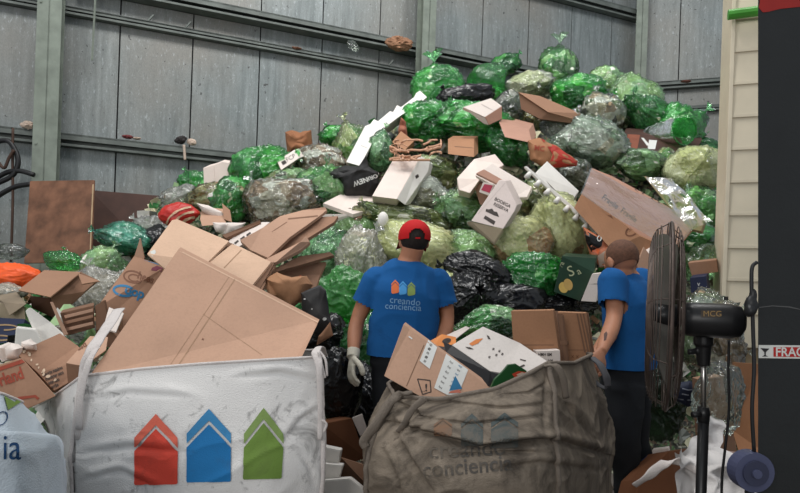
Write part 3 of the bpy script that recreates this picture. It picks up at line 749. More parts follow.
# ---- left part
B(257, 178, 24, 33, -28, .4, FG, KG, 'tall green bag beneath the crumpled kraft paper bag', None)
B(263, 163, 20, 11, 20, .2, FT, None, 'teal bag behind the crumpled kraft paper bag')
B(232, 200, 17, 24, -30, .4, FG, KM, 'green bag with brown paper left of the clear bag')
B(246, 185, 18, 14, -10, .3, FO, KM, 'olive bag right of the white foam blocks')
B(287, 184, 24, 14, 10, .45, FP, KM, 'pale green bag under the small white printed card')
B(320, 165, 25, 19, 0, .35, FC, KB, 'clear bag of brown scraps right of the small white printed card')
B(352, 155, 20, 25, -20, .2, FO, KG, 'olive green bag left of the long foam strip')
B(343, 137, 22, 10, 12, .0, FG, KG, 'green bag with a brown tip below the steel rail')
B(325, 190, 28, 23, 10, .5, FP, KG, 'shiny green bag left of the black printed bag')
B(285, 205, 38, 22, 12, .4, FC, KB, 'clear bag full of pale brown packaging above the flat cardboards')
B(380, 154, 14, 19, 5, .5, FP, KP, 'clear green bag under the bend of the long foam strip', None)
B(214, 198, 22, 14, 5, .35, FO, KB, 'grey brown bag below the white foam blocks')
B(180, 197, 20, 11, 18, .2, FW, None, 'white bag above the red striped bag')
B(179, 214, 17, 11, 10, .5, FR, None, 'red bag with pale stripes at the left slope', None, taut=.3, crease=.4, name='striped_bag')
for k_ in range(3): decal(bpy.data.objects['striped_bag'], ringpoly(196 + k_ * 0, 226, 30 - k_ * 7, 20 - k_ * 5, 1.6 + .4 * k_, 16, 95, 175), plain('stripe_pale', srgb(206, 170, 140), .5), .006, 3)
B(196, 182, 16, 9, 0, .0, FG, None, 'small green bag left of the white foam blocks')
B(150, 232, 18, 13, 15, .0, FW, None, 'dull white bag left of the red striped bag')
B(157, 243, 14, 16, 0, .0, FK, None, 'black bag behind the tan box flap on the left slope', crease=.65)
B(128, 240, 25, 15, -5, .1, FT, KP, 'teal see-through bag of bottles before the dark plywood', None)
B(63, 262, 18, 9, -5, .1, FG, None, 'bright green bottle bag at the plywood foot')
B(101, 265, 20, 16, -10, .25, FP, KC, 'pale green crumpled bag behind the open brown box', None)
B(98, 293, 26, 20, 25, .25, FW, KW, 'milky white film bag beside the printed crate box')
B(15, 276, 27, 13, -8, .5, FO2, None, 'orange plastic bag at the far left', None, taut=.3)
B(8, 292, 16, 9, 0, .5, FW, KB, 'dull clear bag below the orange bag')
B(10, 252, 16, 7, 0, .0, FGy, None, 'grey scrap bag at the wall foot above the orange bag')
B(338, 385, 22, 34, 0, 0, FK, None, 'black bag right of the white sack corner', Y=3.3, taut=.4, crease=.65)
B(362, 410, 26, 40, 0, 0, FK, None, 'black bag in shadow behind the strap of the grey sack', Y=3.9, taut=.4, crease=.65)
B(372, 350, 26, 30, 0, 0, FD, KM, 'dark green bag at the left knee of the red-capped worker', Y=4.3)
B(655, 397, 26, 38, 10, 0, film('dark_green_film', srgb(44, 62, 46), .8, .25, srgb(120, 150, 120), gl=.6), None, 'dark green bag on the floor behind the legs of the second worker', Y=4.0, taut=.4)
B(330, 345, 20, 24, 0, .5, FK, None, 'black bag under the black plastic panel', crease=.65)
B(700, 330, 26, 34, 0, 0, FC, KM, 'clear film bag of litter behind the fan motor', Y=4.3)
B(722, 352, 16, 40, 0, 0, FC, KB, 'clear crumpled film bag below the fan motor', Y=4.1)
# ================================================================= card, foam, sacks
CA = card('card_tan', srgb(184, 147, 124)); CB = card('card_light', srgb(208, 174, 148)); CD = card('card_dark', srgb(128, 96, 76)); CE = card('card_mid', srgb(158, 121, 98))
CO = card('card_orange', srgb(168, 124, 94)); CW = card('card_white', srgb(222, 210, 202), .04, .12); CP = card('card_pinkish', srgb(176, 136, 118))
FOAM = plain('white_foam', srgb(226, 222, 216), .7, 0, .04, 10, .15, 120); FOAMW = plain('warm_white_foam', srgb(228, 212, 202), .6, 0, .05, 8, .1, 60)
PLY = plain('plywood', srgb(116, 80, 60), .7, 0, .4, 6, .2, 14); PLY2 = plain('dark_plywood', srgb(70, 46, 38), .75, 0, .25, 4)
INK = plain('print_ink', srgb(58, 50, 46), .7); INKR = plain('red_print', srgb(150, 66, 46), .7); INKB = plain('blue_print', srgb(44, 110, 150), .7); LBL = plain('paper_label', srgb(214, 214, 210), .6, 0, .04)
BRN = plain('brown_print', srgb(112, 72, 50), .7); NAVY = plain('navy_card', srgb(30, 38, 66), .6)
def crease(o, pts, w=.7, mat=None):
    V = []; Fc = []
    for i in range(len(pts) - 1):
        (x0, y0), (x1, y1) = pts[i], pts[i + 1]; d = math.hypot(x1 - x0, y1 - y0); nx, ny = -(y1 - y0) / d * w / 2, (x1 - x0) / d * w / 2
        b = len(V); V += [(x0 + nx, y0 + ny), (x1 + nx, y1 + ny), (x1 - nx, y1 - ny), (x0 - nx, y0 - ny)]; Fc.append((b, b + 1, b + 2, b + 3))
    decal(o, (V, Fc), mat or plain('card_fold', srgb(120, 92, 70), .8), .001)
# plywood at the left wall
pl = slab('plywood_sheet', [(30, 181, .15), (94, 180, 0), (91, 262, -.35), (24, 263, -.2)], .02, PLY, 'reddish brown plywood sheet leaning by the steel column', 'plywood', Y=6.55)
decal(pl, poly([(92.6, 180), (94, 180), (91, 250), (89.8, 250)]), plain('ply_edge', srgb(176, 150, 118), .8))
slab('plywood_sheet', [(90, 190, .0), (163, 196, .1), (160, 262, -.3), (90, 262, -.3)], .02, PLY2, 'darker plywood sheet behind, right of the reddish sheet', 'plywood', Y=7.1)
slab('wood_offcut', [(95, 232), (112, 231), (113, 235), (95, 236)], .03, CB, 'short pale wood piece poking out before the dark plywood', 'wood', .1)
# rags on the rails
def scrap(px, py, rx, ry, mat, label, Y, name='rag', ang=0):
    c = P(px, py, Y); k = Y / F_PX; ry = ry * .8; V, Fc, _ = bag_shape(int(px * 7 + py), 4, 1.2, .6, False); return mk(name, orient(V, rx * k, .7 * rx * k, ry * k, ang) + c, Fc, mat, smooth=False, label=label, cat=name.replace('_', ' '))
wy = lambda px: (lambda a: W0[1] + WD[1] * (a * W0[1] - W0[0]) / (WD[0] - a * WD[1]))(P(px, 200, 1)[0])
M_rag = plain('pale_rag', srgb(196, 176, 160), .8); M_ragb = plain('brown_rag', srgb(120, 84, 66), .8)
scrap(27, 125, 7, 5, M_rag, 'pale pinkish rag on the lower rail left of the steel column', wy(27) - .1)
scrap(128, 137, 5, 2.5, plain('rag_red', srgb(110, 50, 50), .8), 'little dark red rag on the lower rail', wy(128) - .1)
scrap(137, 138.5, 4, 1.6, M_rag, 'tiny pale scrap right of the dark red rag', wy(137) - .1, 'scrap')
scrap(181, 140, 6, 5, plain('dark_shoe', srgb(44, 38, 38), .6), 'dark old shoe on the lower rail beside a pale one', wy(181) - .12, 'shoe', 25)
scrap(192, 142, 4.5, 4, M_rag, 'pale striped shoe on the lower rail', wy(192) - .12, 'shoe')
cord('ribbon', [(184, 145), (184.5, 152), (185, 160)], .018, 'short beige ribbon dangling from the shoes on the rail', 'ribbon', wy(184) - .2, M_rag)
scrap(398, 43.5, 12, 8, plain('kraft_crumple', srgb(150, 110, 84), .8), 'crumpled brown paper stuck on the upper rail beside the middle column', 8.7, 'crumpled_paper')
scrap(296, 49, 6, 2, M_ragb, 'small brown scrap between the two upper rails', wy(296) - .1, 'scrap')
scrap(353, 46, 7, 5, FC, 'clear plastic scrap snagged on the upper rail', wy(353) - .25, 'plastic_scrap', -40)
scrap(686, 81.5, 5, 1.2, plain('rust_rag', srgb(120, 80, 70), .8), 'rust coloured scrap on the right wall rail', 10.2, 'scrap')
# long foam strip with notches, upper left part of an L
fs_pts = [(346, 160), (366, 123), (368, 124), (374, 118), (379, 118.5), (383, 113), (392, 107), (400, 101.5), (404, 101.5), (409, 95.5), (412, 96.5), (418, 90), (425, 96), (417, 106), (398, 116), (382, 128), (375, 134), (358, 165), (346, 165)]
o = slab('foam_strip', [(346, 162), (365, 126), (370, 124), (374, 119), (378, 121), (390, 111), (393, 112), (397, 105), (401, 107), (414, 97), (416, 93), (420, 90.5), (427, 97), (418, 105), (400, 116), (384, 128), (377, 134), (360, 166)], 0, FOAM, 'long white foam strip with notches standing bent against the heap by the wall', 'foam packaging', .75, ext=(4, 6, .5), bevel=.006)
crease(o, [(355, 143), (367, 148)], .5, plain('foam_seam', srgb(170, 166, 160), .8))
for (x, y) in ((378, 121), (400.5, 107), (418, 96.5)):
    decal(o, poly([(x - 3, y + 1), (x + 1, y - 2), (x + 7, y + 5), (x + 3, y + 8)]), plain('foam_bright', srgb(240, 240, 238), .6), .004)
# kraft bag and little boxes
def sackpaper(name, pts, mat, label, off=.5, depth=.18, cat='paper bag', amp=.03, parts=None, n=26):
    """soft packet: outline polygon filled as a crumpled pillow"""
    Q = np.array([(q[0], q[1]) for q in pts], float); c2 = Q.mean(0); cy = S(*c2) - off if off > -90 else 0
    m = len(Q); R = []; seg = 10
    for i in range(m):
        for t in np.linspace(0, 1, seg, endpoint=False): R.append(Q[i] * (1 - t) + Q[(i + 1) % m] * t)
    R = np.array(R); V = []; Fc = []; K = 14; nR = len(R)
    for s in (-1, 1):
        for k in range(K):
            f = 1 - k / K
            for p in R:
                q = c2 + (p - c2) * f; V.append(P(q[0], q[1], cy + s * depth * (1 - f ** 3) ** .6))
        V.append(P(c2[0], c2[1], cy + s * depth))
    V = np.array(V); b2 = K * nR + 1
    for s, b in ((0, 0), (1, b2)):
        for k in range(K - 1):
            for i in range(nR):
                j = (i + 1) % nR; a = (b + k * nR + i, b + k * nR + j, b + (k + 1) * nR + j, b + (k + 1) * nR + i); Fc.append(a if s else a[::-1])
        for i in range(nR):
            j = (i + 1) % nR; a = (b + (K - 1) * nR + i, b + (K - 1) * nR + j, b + K * nR); Fc.append(a if s else a[::-1])
    w_ = V * 6; V[:, 1] += (ridge(w_ + noise(V * 5, 3)[:, None], int(c2[0])) * amp + noise(V * 17, 5) * amp * .6)
    V[:, 2] += noise(V * 9, 8) * amp * .5
    return mk(name, V, Fc, mat, smooth=False, label=label, cat=cat)
KRAFT = card('kraft_paper', srgb(146, 98, 68), .15, .3)
sackpaper('paper_bag', [(285, 132), (291, 130), (300, 132), (311, 129), (313, 152), (304, 155), (287, 154)], KRAFT, 'crumpled brown kraft paper bag standing near the wall', .45)
o = slab('small_carton', [(277, 161), (294, 150), (299, 158), (281, 170)], 0, CW, 'small white printed card box left of the clear scrap bag', 'carton', .8, ext=(6, -2, .2)); decal(o, poly([(281, 162), (285, 160), (287, 163), (283, 165.5)]), INK)
write(o, 'FCP', 287, 162, 6, INK, 28)
# white foam blocks
rt = thing('foam_block', P(216, 186, 6.2), 'stepped white foam blocks at the upper left of the heap', 'foam packaging')
for pts, e in (([(203, 168), (214, 165), (215, 181), (204, 185)], (6, -3, .2)), ([(214, 165), (222, 161.5), (234, 163.5), (234, 181), (215, 182)], (3, -2, .2)), ([(229, 173), (240, 172), (239, 186), (228, 187)], (2, -2, .2))):
    W = [P(q[0], q[1], 6.15) for q in pts]; ee = P(pts[0][0] + e[0], pts[0][1] + e[1], 6.15 + e[2]) - W[0]; V, Fc = prism_geo(W, ee, .006); mk('block', V, Fc, FOAMW, rt)
# black printed bag
o = sackpaper('carrier_bag', [(328, 173), (334, 168), (345, 165), (360, 166), (366, 155), (369, 166), (378, 172), (379, 184), (372, 196), (345, 197), (341, 183), (337, 178), (331, 178)], plain('black_fabric', (.016, .015, .015), .6, 0, .3, 10), 'black carrier bag with white upside-down lettering', .85, .1, 'bag', .02)
write(o, 'NEW', 367, 177.2, 6.6, M_white, 199, 1.0, .03, .012); write(o, 'YORK', 379, 172.5, 5.5, M_white, 203, 1.0, .03, .012)
# large white foam trays
rt = thing('foam_tray', P(400, 205, 5.6), 'large white foam tray tilted over the olive bag, above the red cap', 'foam packaging')
def child(name, rt, pts, mat, e, Yf, bevel=.006):
    W = [P(q[0], q[1], Yf + (q[2] if len(q) > 2 else 0)) for q in pts]; ee = P(pts[0][0] + e[0], pts[0][1] + e[1], W[0][1] + e[2]) - W[0]; V, Fc = prism_geo(W, ee, bevel); return mk(name, V, Fc, mat, rt)
o = child('lid', rt, [(394, 158, .3), (421, 156, .4), (397, 199, -.1), (372, 196, -.1)], FOAMW, (0, 8, .2), 5.6)
crease(o, [(395, 170), (391, 174), (389, 180)], .6, plain('foam_dent', srgb(180, 166, 160), .8))
o = child('side', rt, [(421, 156, .4), (430, 162, .45), (428, 172, .4), (405, 205, .0), (397, 199, -.1)], FOAM, (3, 3, .2), 5.6)
decal(o, poly([(415, 176), (418, 174), (419, 177), (416, 179)]), INK)
rt = thing('foam_tray', P(350, 225, 5.6), 'flat white foam sheet stack below the black carrier bag', 'foam packaging')
child('top_sheet', rt, [(323, 203, 0), (352, 188, .3), (387, 200, .3), (383, 206, .1), (353, 214, -.1), (340, 209, 0)], FOAMW, (0, 4, .02), 5.7)
child('lower_sheet', rt, [(320, 214, 0), (353, 214, -.1), (386, 202, .25), (384, 209, .2), (354, 223, -.05), (322, 222, 0)], CW, (0, 5, .2), 5.75)
child('inner_sheet', rt, [(354, 219, -.06), (372, 207, .1), (377, 207, .15), (360, 222, -.02)], CP, (0, 3, .1), 5.68)
# white cups / roll ends
V, Fc = tube_geo([P(388, 222, 5.35), P(380, 219, 5.3)], .07, 18); 
o = mk('roll_end', *ell_geo(P(383, 220, 5.25), .05, .05, .075), FOAM, smooth=True, label='white round roll end left of the red cap', cat='roll')
# tan netting
rt = thing('netting', P(415, 155, 5.9), 'tangled tan netting above the large white foam tray', 'netting')
rr = random.Random(4); 
for k in range(20):
    pts = []; x, y = rr.uniform(394, 430), rr.uniform(143, 158)
    a = rr.uniform(0, 6.28)
    for i in range(8):
        a += rr.uniform(-.9, .9); x += 5.2 * math.cos(a); y += 2.3 * math.sin(a); x = min(441, max(390, x)); y = min(160, max(140, y)); pts.append(P(x, y, 5.95 - .1 * rr.random() - (y - 150) * .012))
    V, Fc = tube_geo(catmull(pts, 5), .0115, 6, flat=.5); mk('strand', V, Fc, plain('tan_net', srgb(196, 152, 124), .7), rt, True)
slab('small_carton', [(392, 142), (401, 131), (414, 141), (405, 150)], 0, CO, 'small orange-brown carton right of the foam strip bend', 'carton', .75, ext=(1, 5, .2))
sackpaper('paper_scrap', [(398, 130), (401, 118), (406, 122), (408, 140), (400, 142)], plain('red_brown_paper', srgb(150, 92, 72), .8), 'reddish brown paper between the foam strip and the green bag', .7, .06, 'paper')
# cartons in the upper heap
o = slab('small_carton', [(448, 139), (474, 139), (474, 157), (448, 154)], 0, CO, 'small brown carton with a centre crease below the wide green bag', 'carton', .85, ext=(5, -3, .25)); crease(o, [(448, 146), (474, 148)], .8, CD)
rt = thing('small_carton', P(484, 124, 6.9), 'white carton right of the upper black bag', 'carton')
o = child('top', rt, [(463, 107), (491, 98, .3), (502, 106, .3), (485, 117, .05)], CW, (0, 3, .05), 6.42); crease(o, [(477, 102), (494, 111)], .6, plain('foam_dent', srgb(180, 166, 160), .8))
child('front', rt, [(485, 117, .05), (502, 106, .3), (502, 119, .3), (489, 125, .1)], CP, (-3, 0, .2), 6.42)
child('body', rt, [(463, 107.5), (485, 117, .05), (489, 125, .1), (484, 124, .1)], CW, (2, 0, .2), 6.43)
o = slab('small_carton', [(499, 122), (529, 130), (532, 143), (505, 137)], 0, CP, 'pinkish brown box beneath the grey see-through bag', 'carton', 1.0, ext=(6, -6, .4))
rt = thing('folded_cardboard', P(545, 120, 7), 'folded dark cardboard sheets under the peak bags', 'cardboard')
child('sheet', rt, [(518, 92, 0), (540, 96, .1), (580, 113, .1), (581, 121, .1), (548, 112, 0)], CE, (2, 3, .05), 6.9, .002)
child('sheet', rt, [(519, 93, 0), (548, 112, 0), (579, 121, .1), (579, 124, .1), (540, 119, 0), (521, 109, 0)], CD, (2, 2, .2), 6.92, .002)
# red and kraft printed paper bag
o = sackpaper('paper_bag', [(528, 140), (540, 138), (556, 146), (578, 161), (577, 166), (560, 168), (545, 168), (530, 160)], card('kraft_bag', srgb(164, 116, 84)), 'kraft paper bag with a red printed half', .9, .14, amp=.02)
decal(o, poly([(541, 139), (556, 146.5), (577, 161.5), (576, 165.5), (559, 167), (548, 167), (553, 155)]), plain('red_paper', srgb(168, 48, 36), .65), .006); write(o, 'MC', 534, 150, 7, INKR, -8, 1, .02, .006)
# dark box with white arrow label
o = slab('flat_box', [(624, 133), (640, 134), (702, 140), (694, 154), (627, 151)], 0, PLY2, 'dark brown flat box with a white label under the open green bag', 'box', .35, ext=(2, -5, .3))
decal(o, poly([(624.5, 134), (640, 135), (637, 150.5), (627.5, 150)]), plain('rust_card', srgb(128, 72, 52), .7)); decal(o, poly([(649, 140), (657, 140.5), (655, 149.5), (647.5, 149)]), LBL, .003); decal(o, poly([(641, 138), (643.5, 138), (649.5, 145), (647, 146)]), LBL, .003)
# open mouth ring of the crest bag
cc = P(684, 130, S(684, 130) - .72); R2 = []
for k in range(28):
    a = 2 * math.pi * k / 28; R2.append(P(684 + 12.5 * math.cos(a), 130 - 14 * math.sin(a) * (1 + .1 * math.sin(3 * a)), S(684, 130) - .68 - .05 * math.sin(2 * a)))
rt = thing('open_bag', cc, 'wide open mouth of a green bag facing outward at the heap crest', 'rubbish bag')
V, Fc = tube_geo(R2, .012, 6, closed=True); mk('rolled_rim', V, Fc, FG, rt, True)
V = []; 
for i in range(9):
    f = i / 8
    for p in R2: V.append(cc + (p - cc) * (1 - .45 * f ** 1.5) + np.array([-.25, .38, .05]) * f)
Fc = [(i * 28 + k, i * 28 + (k + 1) % 28, (i + 1) * 28 + (k + 1) % 28, (i + 1) * 28 + k) for i in range(8) for k in range(28)]
mk('film', V, Fc, FG, rt, True)
sackpaper('silver_wrapper', [(666, 103), (672, 107), (680, 102), (684, 108), (676, 113), (668, 111)], plain('silver', srgb(190, 192, 194), .25, .6, .2, 20), 'silver wrapper sticking out above the open green bag', .5, .03, 'wrapper')
# ---- middle white cartons
rt = thing('white_carton', P(480, 190, 5.7), 'large open white carton with flaps and pink tags in mid heap', 'carton')
child('lid', rt, [(457, 178, 0), (474, 159, .2), (495, 154, .3), (504, 165, .25), (480, 180, 0), (470, 193, -.1), (459, 190, -.05)], FOAMW, (0, 6, .2), 5.5, .008)
child('flap', rt, [(475, 175, .0), (492, 163, .2), (532, 187, .1), (527, 197, 0), (514, 198, 0)], CW, (1, 3, .02), 5.4)
child('inner_flap', rt, [(476, 173, -.03), (484, 169, 0), (507, 182, -.02), (502, 186, -.05)], CP, (0, 2, .01), 5.35)
child('body', rt, [(473, 182, .05), (500, 186, .05), (520, 198, .05), (510, 210, .1), (480, 205, .1)], CP, (2, -2, .25), 5.5)
PINK = plain('pink_tag', srgb(178, 62, 84), .6)
o = child('tag', rt, [(483, 182), (494, 184), (490, 196), (479, 192)], CW, (1, 1, .02), 5.3, .002); decal(o, poly([(484.5, 184), (493, 185.5), (489.5, 193), (481, 190)]), PINK)
o = child('tag', rt, [(507, 194), (518, 198), (515, 205), (505, 201)], CW, (1, 1, .02), 5.3, .002); decal(o, poly([(508, 195.5), (516, 198.5), (513.5, 202.5), (506, 200)]), PINK)
rt = thing('bottle_carton', P(490, 245, 5), 'tall white carton with dark lettering leaning mid heap', 'carton')
o = child('front', rt, [(499, 180, .15), (505, 181, .15), (517, 205, .05), (514, 212, 0), (503, 229, -.1), (471, 221, -.12)], card('card_grey_white', srgb(206, 192, 186), .04, .1), (6, -1, .15), 4.98)
child('flap', rt, [(471, 221, -.12), (503, 229, -.1), (494, 243, -.1), (467, 222, -.1)], card('card_inner', srgb(170, 154, 130), .05, .2), (1, 3, .02), 4.98)
write(o, 'BODEGA', 494, 200, 4.6, INK, -27, .95, .02); write(o, 'RESERVA', 493, 205, 4.6, INK, -27, .9, .02)
decal(o, poly([(486, 209), (489, 209.5), (492, 208.5), (494, 211.5), (497, 212), (499, 217), (494, 215.5), (489, 213), (485.5, 211.5)]), INK); decal(o, poly([(485.2, 215.5), (495.5, 221.5), (493.8, 225), (483.4, 218.4)]), INK)
crease(o, [(470, 211), (478, 214), (505, 183)], .35, plain('foam_dent', srgb(180, 166, 160), .8))
rt = thing('foam_box', P(556, 200, 5.6), 'white foam box with a square hole behind the pegged strip', 'foam packaging')
o = child('body', rt, [(535, 173, 0), (547, 161, .25), (579, 191, .2), (568, 207, 0)], FOAM, (1, 6, .3), 5.6, .008)
decal(o, poly([(545, 180), (551, 179), (561, 190), (556, 194)]), plain('dark_hole', srgb(60, 46, 40), .8), .004); crease(o, [(556, 184), (563, 176)], .5, plain('foam_dent', srgb(180, 166, 160), .8))
rt = thing('pegged_strip', P(570, 205, 5.1), 'long thin white strip with pegs lying diagonally over the heap', 'strip')
child('bar', rt, [(524, 166.5, .1), (527, 166, .1), (607, 236, 0), (604, 241, 0)], FOAM, (0, 2, .04), 5.2, .004)
for i in range(8):
    x, y = 530 + i * 9.6, 173 + i * 8.4; V, Fc = tube_geo([P(x, y, 5.17), P(x - 3.5, y + 4.5, 5.15)], [.02, .026], 10); mk('peg', V, Fc, FOAM, rt, True)
# ---- big film-wrapped box
rt = thing('wrapped_box', P(640, 260, 5.1), 'big brown cardboard box in clear film lying slanted above the second worker', 'box')
top = child('top_face', rt, [(592, 168, .5), (612, 176, .55), (697, 222, .4), (672, 250, 0), (640, 238, -.1), (582, 193, .05)], CP, (2, 3, .03), 5.05, .003)
fr = child('front_face', rt, [(582, 193, .05), (640, 236, -.1), (672, 250, 0), (655, 280, -.05), (611, 249, -.1), (574, 208, 0)], CO, (2, -2, .3), 5.0, .003)
write(top, 'Fragile  Fragile', 601, 198.5, 8, INK, -35.5, .9, .02); write(top, 'Fragile  Fragile', 630, 187, 6.5, INK, -29, .9, .02); write(fr, 'Frágil  Frágil  Frágil', 594, 200, 6, INK, -36, .9, .02)
decal(fr, poly([(603, 206), (608, 206), (616, 216), (613, 219), (607, 215), (602, 210)]), BRN); decal(fr, ringpoly(632, 231, 7.5, 5, 1.6, ang=30), BRN); write(fr, 'FSC', 627, 233, 5, BRN, 30)
sh = mk('clear_wrap', *(lambda: (lambda V, Fc: (V, Fc))(*_wrap()))(), film('wrap_film', srgb(200, 190, 184), .12, .1, srgb(240, 238, 236), 1.0, .3, 12), rt, True) if False else None
def sheet(pts4, Yf, mat, name, rt=None, n=40, amp=.02, fq=5, **pr):
    """crumpled sheet spanned between four corners (px, py, dY)"""
    C = [P(q[0], q[1], Yf + q[2]) for q in pts4]; V = []
    for i in range(n + 1):
        for j in range(n + 1):
            u, v = i / n, j / n; V.append((1 - u) * (1 - v) * C[0] + u * (1 - v) * C[1] + u * v * C[2] + (1 - u) * v * C[3])
    V = np.array(V); s = int(pts4[0][0]); V[:, 1] -= (ridge(V * fq + noise(V * fq, s)[:, None] * .6, s + 1)) * amp + noise(V * fq * 3, s + 2) * amp * .5; V[:, 2] += noise(V * fq * 1.3, s + 3) * amp
    Fc = np.array([(i * (n + 1) + j, (i + 1) * (n + 1) + j, (i + 1) * (n + 1) + j + 1, i * (n + 1) + j + 1) for i in range(n) for j in range(n)])
    return mk(name, V, Fc, mat, rt, True, **pr)
WRAP = film('wrap_film', srgb(180, 162, 150), .045, .1, srgb(246, 242, 240), .3, .3, 7, gl=.4)
sheet([(590, 168, .4), (698, 222, .3), (674, 252, -.12), (580, 194, -.08)], 4.98, WRAP, 'clear_wrap', rt, amp=.016, fq=3)
rt = thing('flattened_box', P(690, 245, 5.3), 'beige flattened box in green-tinted film right of the big wrapped box', 'cardboard')
o = child('sheet', rt, [(644, 176, .35), (665, 181, .35), (706, 217, .1), (701, 231, 0), (686, 228, .0)], card('card_beige', srgb(158, 138, 108)), (2, 3, .03), 5.35, .003)
decal(o, ringpoly(673, 201, 5, 3.2, 3, ang=-10), INK); decal(o, ringpoly(685, 208, 2, 2, 2), INK)
sheet([(646, 176, .3), (672, 178, .3), (712, 222, 0), (690, 232, 0)], 5.25, FP, 'clear_wrap', rt, n=30)
sackpaper('paper_scrap', [(646, 250), (652, 247), (658, 250), (657, 260), (651, 263), (645, 260)], CW, 'white crumpled paper left of the fan guard', 1.05, .04, 'paper')
slab('carton_flap', [(638, 262, .0), (644, 247, 0), (660, 268, 0), (658, 292, 0), (640, 290, 0)], .02, CA, 'tan cardboard flap between the second worker and the fan', 'cardboard', Y=4.4)
slab('small_box', [(690, 278), (706, 276), (708, 291), (691, 293)], 0, NAVY, 'small dark blue box behind the fan above its motor', 'box', Y=4.7, ext=(3, -3, .2))
write(bpy.data.objects['small_box'], 'v', 697, 286, 7, M_white, 0)
slab('small_carton', [(688, 263, 0), (716, 260, 0), (718, 272, 0), (692, 276, 0)], 0, CE, 'brown carton edge above the dark blue box', 'carton', Y=4.9, ext=(2, -2, .2))
# snack pack, green printed box, white sheets
o = sackpaper('snack_pack', [(583, 226), (604, 238), (616, 252), (612, 266), (600, 268), (590, 254), (586, 240)], plain('orange_white_pack', srgb(196, 120, 88), .4), 'dark and orange printed snack pack left of the second worker head', 1.0, .06, 'packet', .012)
decal(o, poly([(584, 227), (603, 238), (601, 246), (592, 252), (587, 242)]), plain('pack_black', srgb(22, 20, 22), .4), .008); decal(o, ringpoly(598.5, 239, 2.4, 2.8, 1), M_white, .012); decal(o, poly([(593, 246), (600, 250), (598, 254), (592, 251)]), plain('pack_orange', srgb(200, 90, 40), .4), .008); decal(o, poly([(597, 256), (606, 250), (613, 254), (606, 266), (600, 266)]), plain('pack_cream', srgb(198, 172, 152), .4), .008)
o = slab('printed_box', [(562, 256, 0), (596, 258, 0.05), (594, 272, 0), (580, 301, 0), (554, 292, 0)], 0, plain('dark_green_card', srgb(24, 54, 36), .45), 'dark green printed box with lemon picture and pale script', 'box', Y=4.5, ext=(4, -3, .3), bevel=.003)
LEM = plain('lemon_print', srgb(206, 172, 92), .5); decal(o, ringpoly(563.5, 287.5, 4.6, 5.6, 4.6, ang=20), LEM); decal(o, ringpoly(568, 284.5, 4.4, 6, 4.4, ang=20), plain('lemon_print2', srgb(190, 156, 90), .5), .003)
PALE = plain('pale_print', srgb(170, 176, 140), .6); write(o, 'S', 569, 277, 15, PALE, 20, 1, 0, .003); write(o, 'a', 578, 275, 10, PALE, 25, 1, 0, .003); write(o, 'ra', 562, 268, 7, PALE, 65, 1, 0, .003)
o = slab('white_box_lid', [(592, 274, 0), (602, 273, 0), (596, 302, 0), (581, 301, 0)], 0, CW, 'white box side right of the dark green printed box', 'box', Y=4.42, ext=(2, -1, .15)); crease(o, [(588, 284), (599, 284)], .6, INK)
# ---- upright boxes in grey sack
rt = thing('upright_box', P(560, 362, 2.95), 'tan upright folded box at the back of the grey sack', 'cardboard')
o = child('front_panel', rt, [(511, 311, 0), (553, 310, 0), (562, 372, 0), (515, 372, 0)], CO, (2, -1, .03), 2.72, .002); crease(o, [(512, 345), (560, 345)], .8, CD)
child('panel', rt, [(553.5, 311, .02), (556, 311, .02), (564, 366, .02), (561, 366, .02)], CE, (2, 0, .04), 2.74, .001)
o = child('side_panel', rt, [(556, 312, .05), (585, 313, .08), (591, 360, .08), (564, 372, .05)], CO, (2, -1, .02), 2.74, .002)
decal(o, poly([(557.5, 314), (562.5, 314), (569, 368), (564.5, 369)]), CD, .002); decal(o, poly([(562.5, 341), (568, 341), (568.5, 344.5), (563, 344.5)]), CD, .003); [decal(o, poly([(576 + q, 313.5), (577.6 + q, 313.5), (585.5 + q, 352), (584 + q, 352.5)]), CD, .003) for q in (0, 3.2, 6.2)]
child('slot', rt, [(558, 315, 0), (562, 315, 0), (568, 368, 0), (565, 369, 0)], CD, (2, 0, .005), 2.73, .001)
child('tab', rt, [(560, 341, 0), (567, 341, 0), (567, 345, 0), (561, 345, 0)], CD, (1, 0, .004), 2.725, .001)
for k in range(3): child('panel', rt, [(581 + k * 2.4, 312.5, 0), (583.2 + k * 2.4, 312.5, 0), (590 + k * 2, 352, 0), (588 + k * 2, 353, 0)], CD if k != 1 else CE, (.5, 0, .05), 2.82 + k * .02, .001)
crease(o, [(566, 350), (589, 350)], .7, CD); write(o, 'x x', 571, 358, 6, BRN)
# ---- cards in grey sack
rt = thing('labelled_box', P(430, 400, 2.5), 'brown box flap with white shipping labels and warning triangle, in the grey sack', 'cardboard')
o = child('panel', rt, [(403.5, 324, .1), (410, 329, .1), (491, 388, .05), (486, 404, .0), (430, 402, -.05), (384, 376, 0)], CA, (2, -2, .015), 2.45, .002)
crease(o, [(424, 345), (404, 392)], .9, plain('card_fold', srgb(120, 92, 70), .8))
decal(o, poly([(428, 340), (437, 347.5), (429.5, 369), (419.5, 361)]), LBL, .002); decal(o, poly([(446, 354), (468, 370), (458, 395), (447, 395), (434, 388)]), LBL, .002)
for i, (x, y, l) in enumerate(((428.5, 343.5, 7), (426, 350, 7), (424.5, 355, 6), (422.5, 360, 5))): crease(o, [(x + 1, y), (x + l, y + l * .75)], 1.2 if i == 0 else .7, INK) if False else None
for k in range(5): write(o, 'IIIIII', 422.8 + k * 1.5, 361.5 - k * 4.1, 3.4, INK, -38, .55, .03 if k % 2 else 0, .003)
for k in range(6): write(o, 'llnmil', 438 + k * 2.2, 387 - k * 5, 3, INK, -38, .62, .0, .003); write(o, 'nlimll', 449 + k * 1.8, 386 - k * 4, 2.8, INKB if k % 2 else INK, -38, .62, 0, .003)
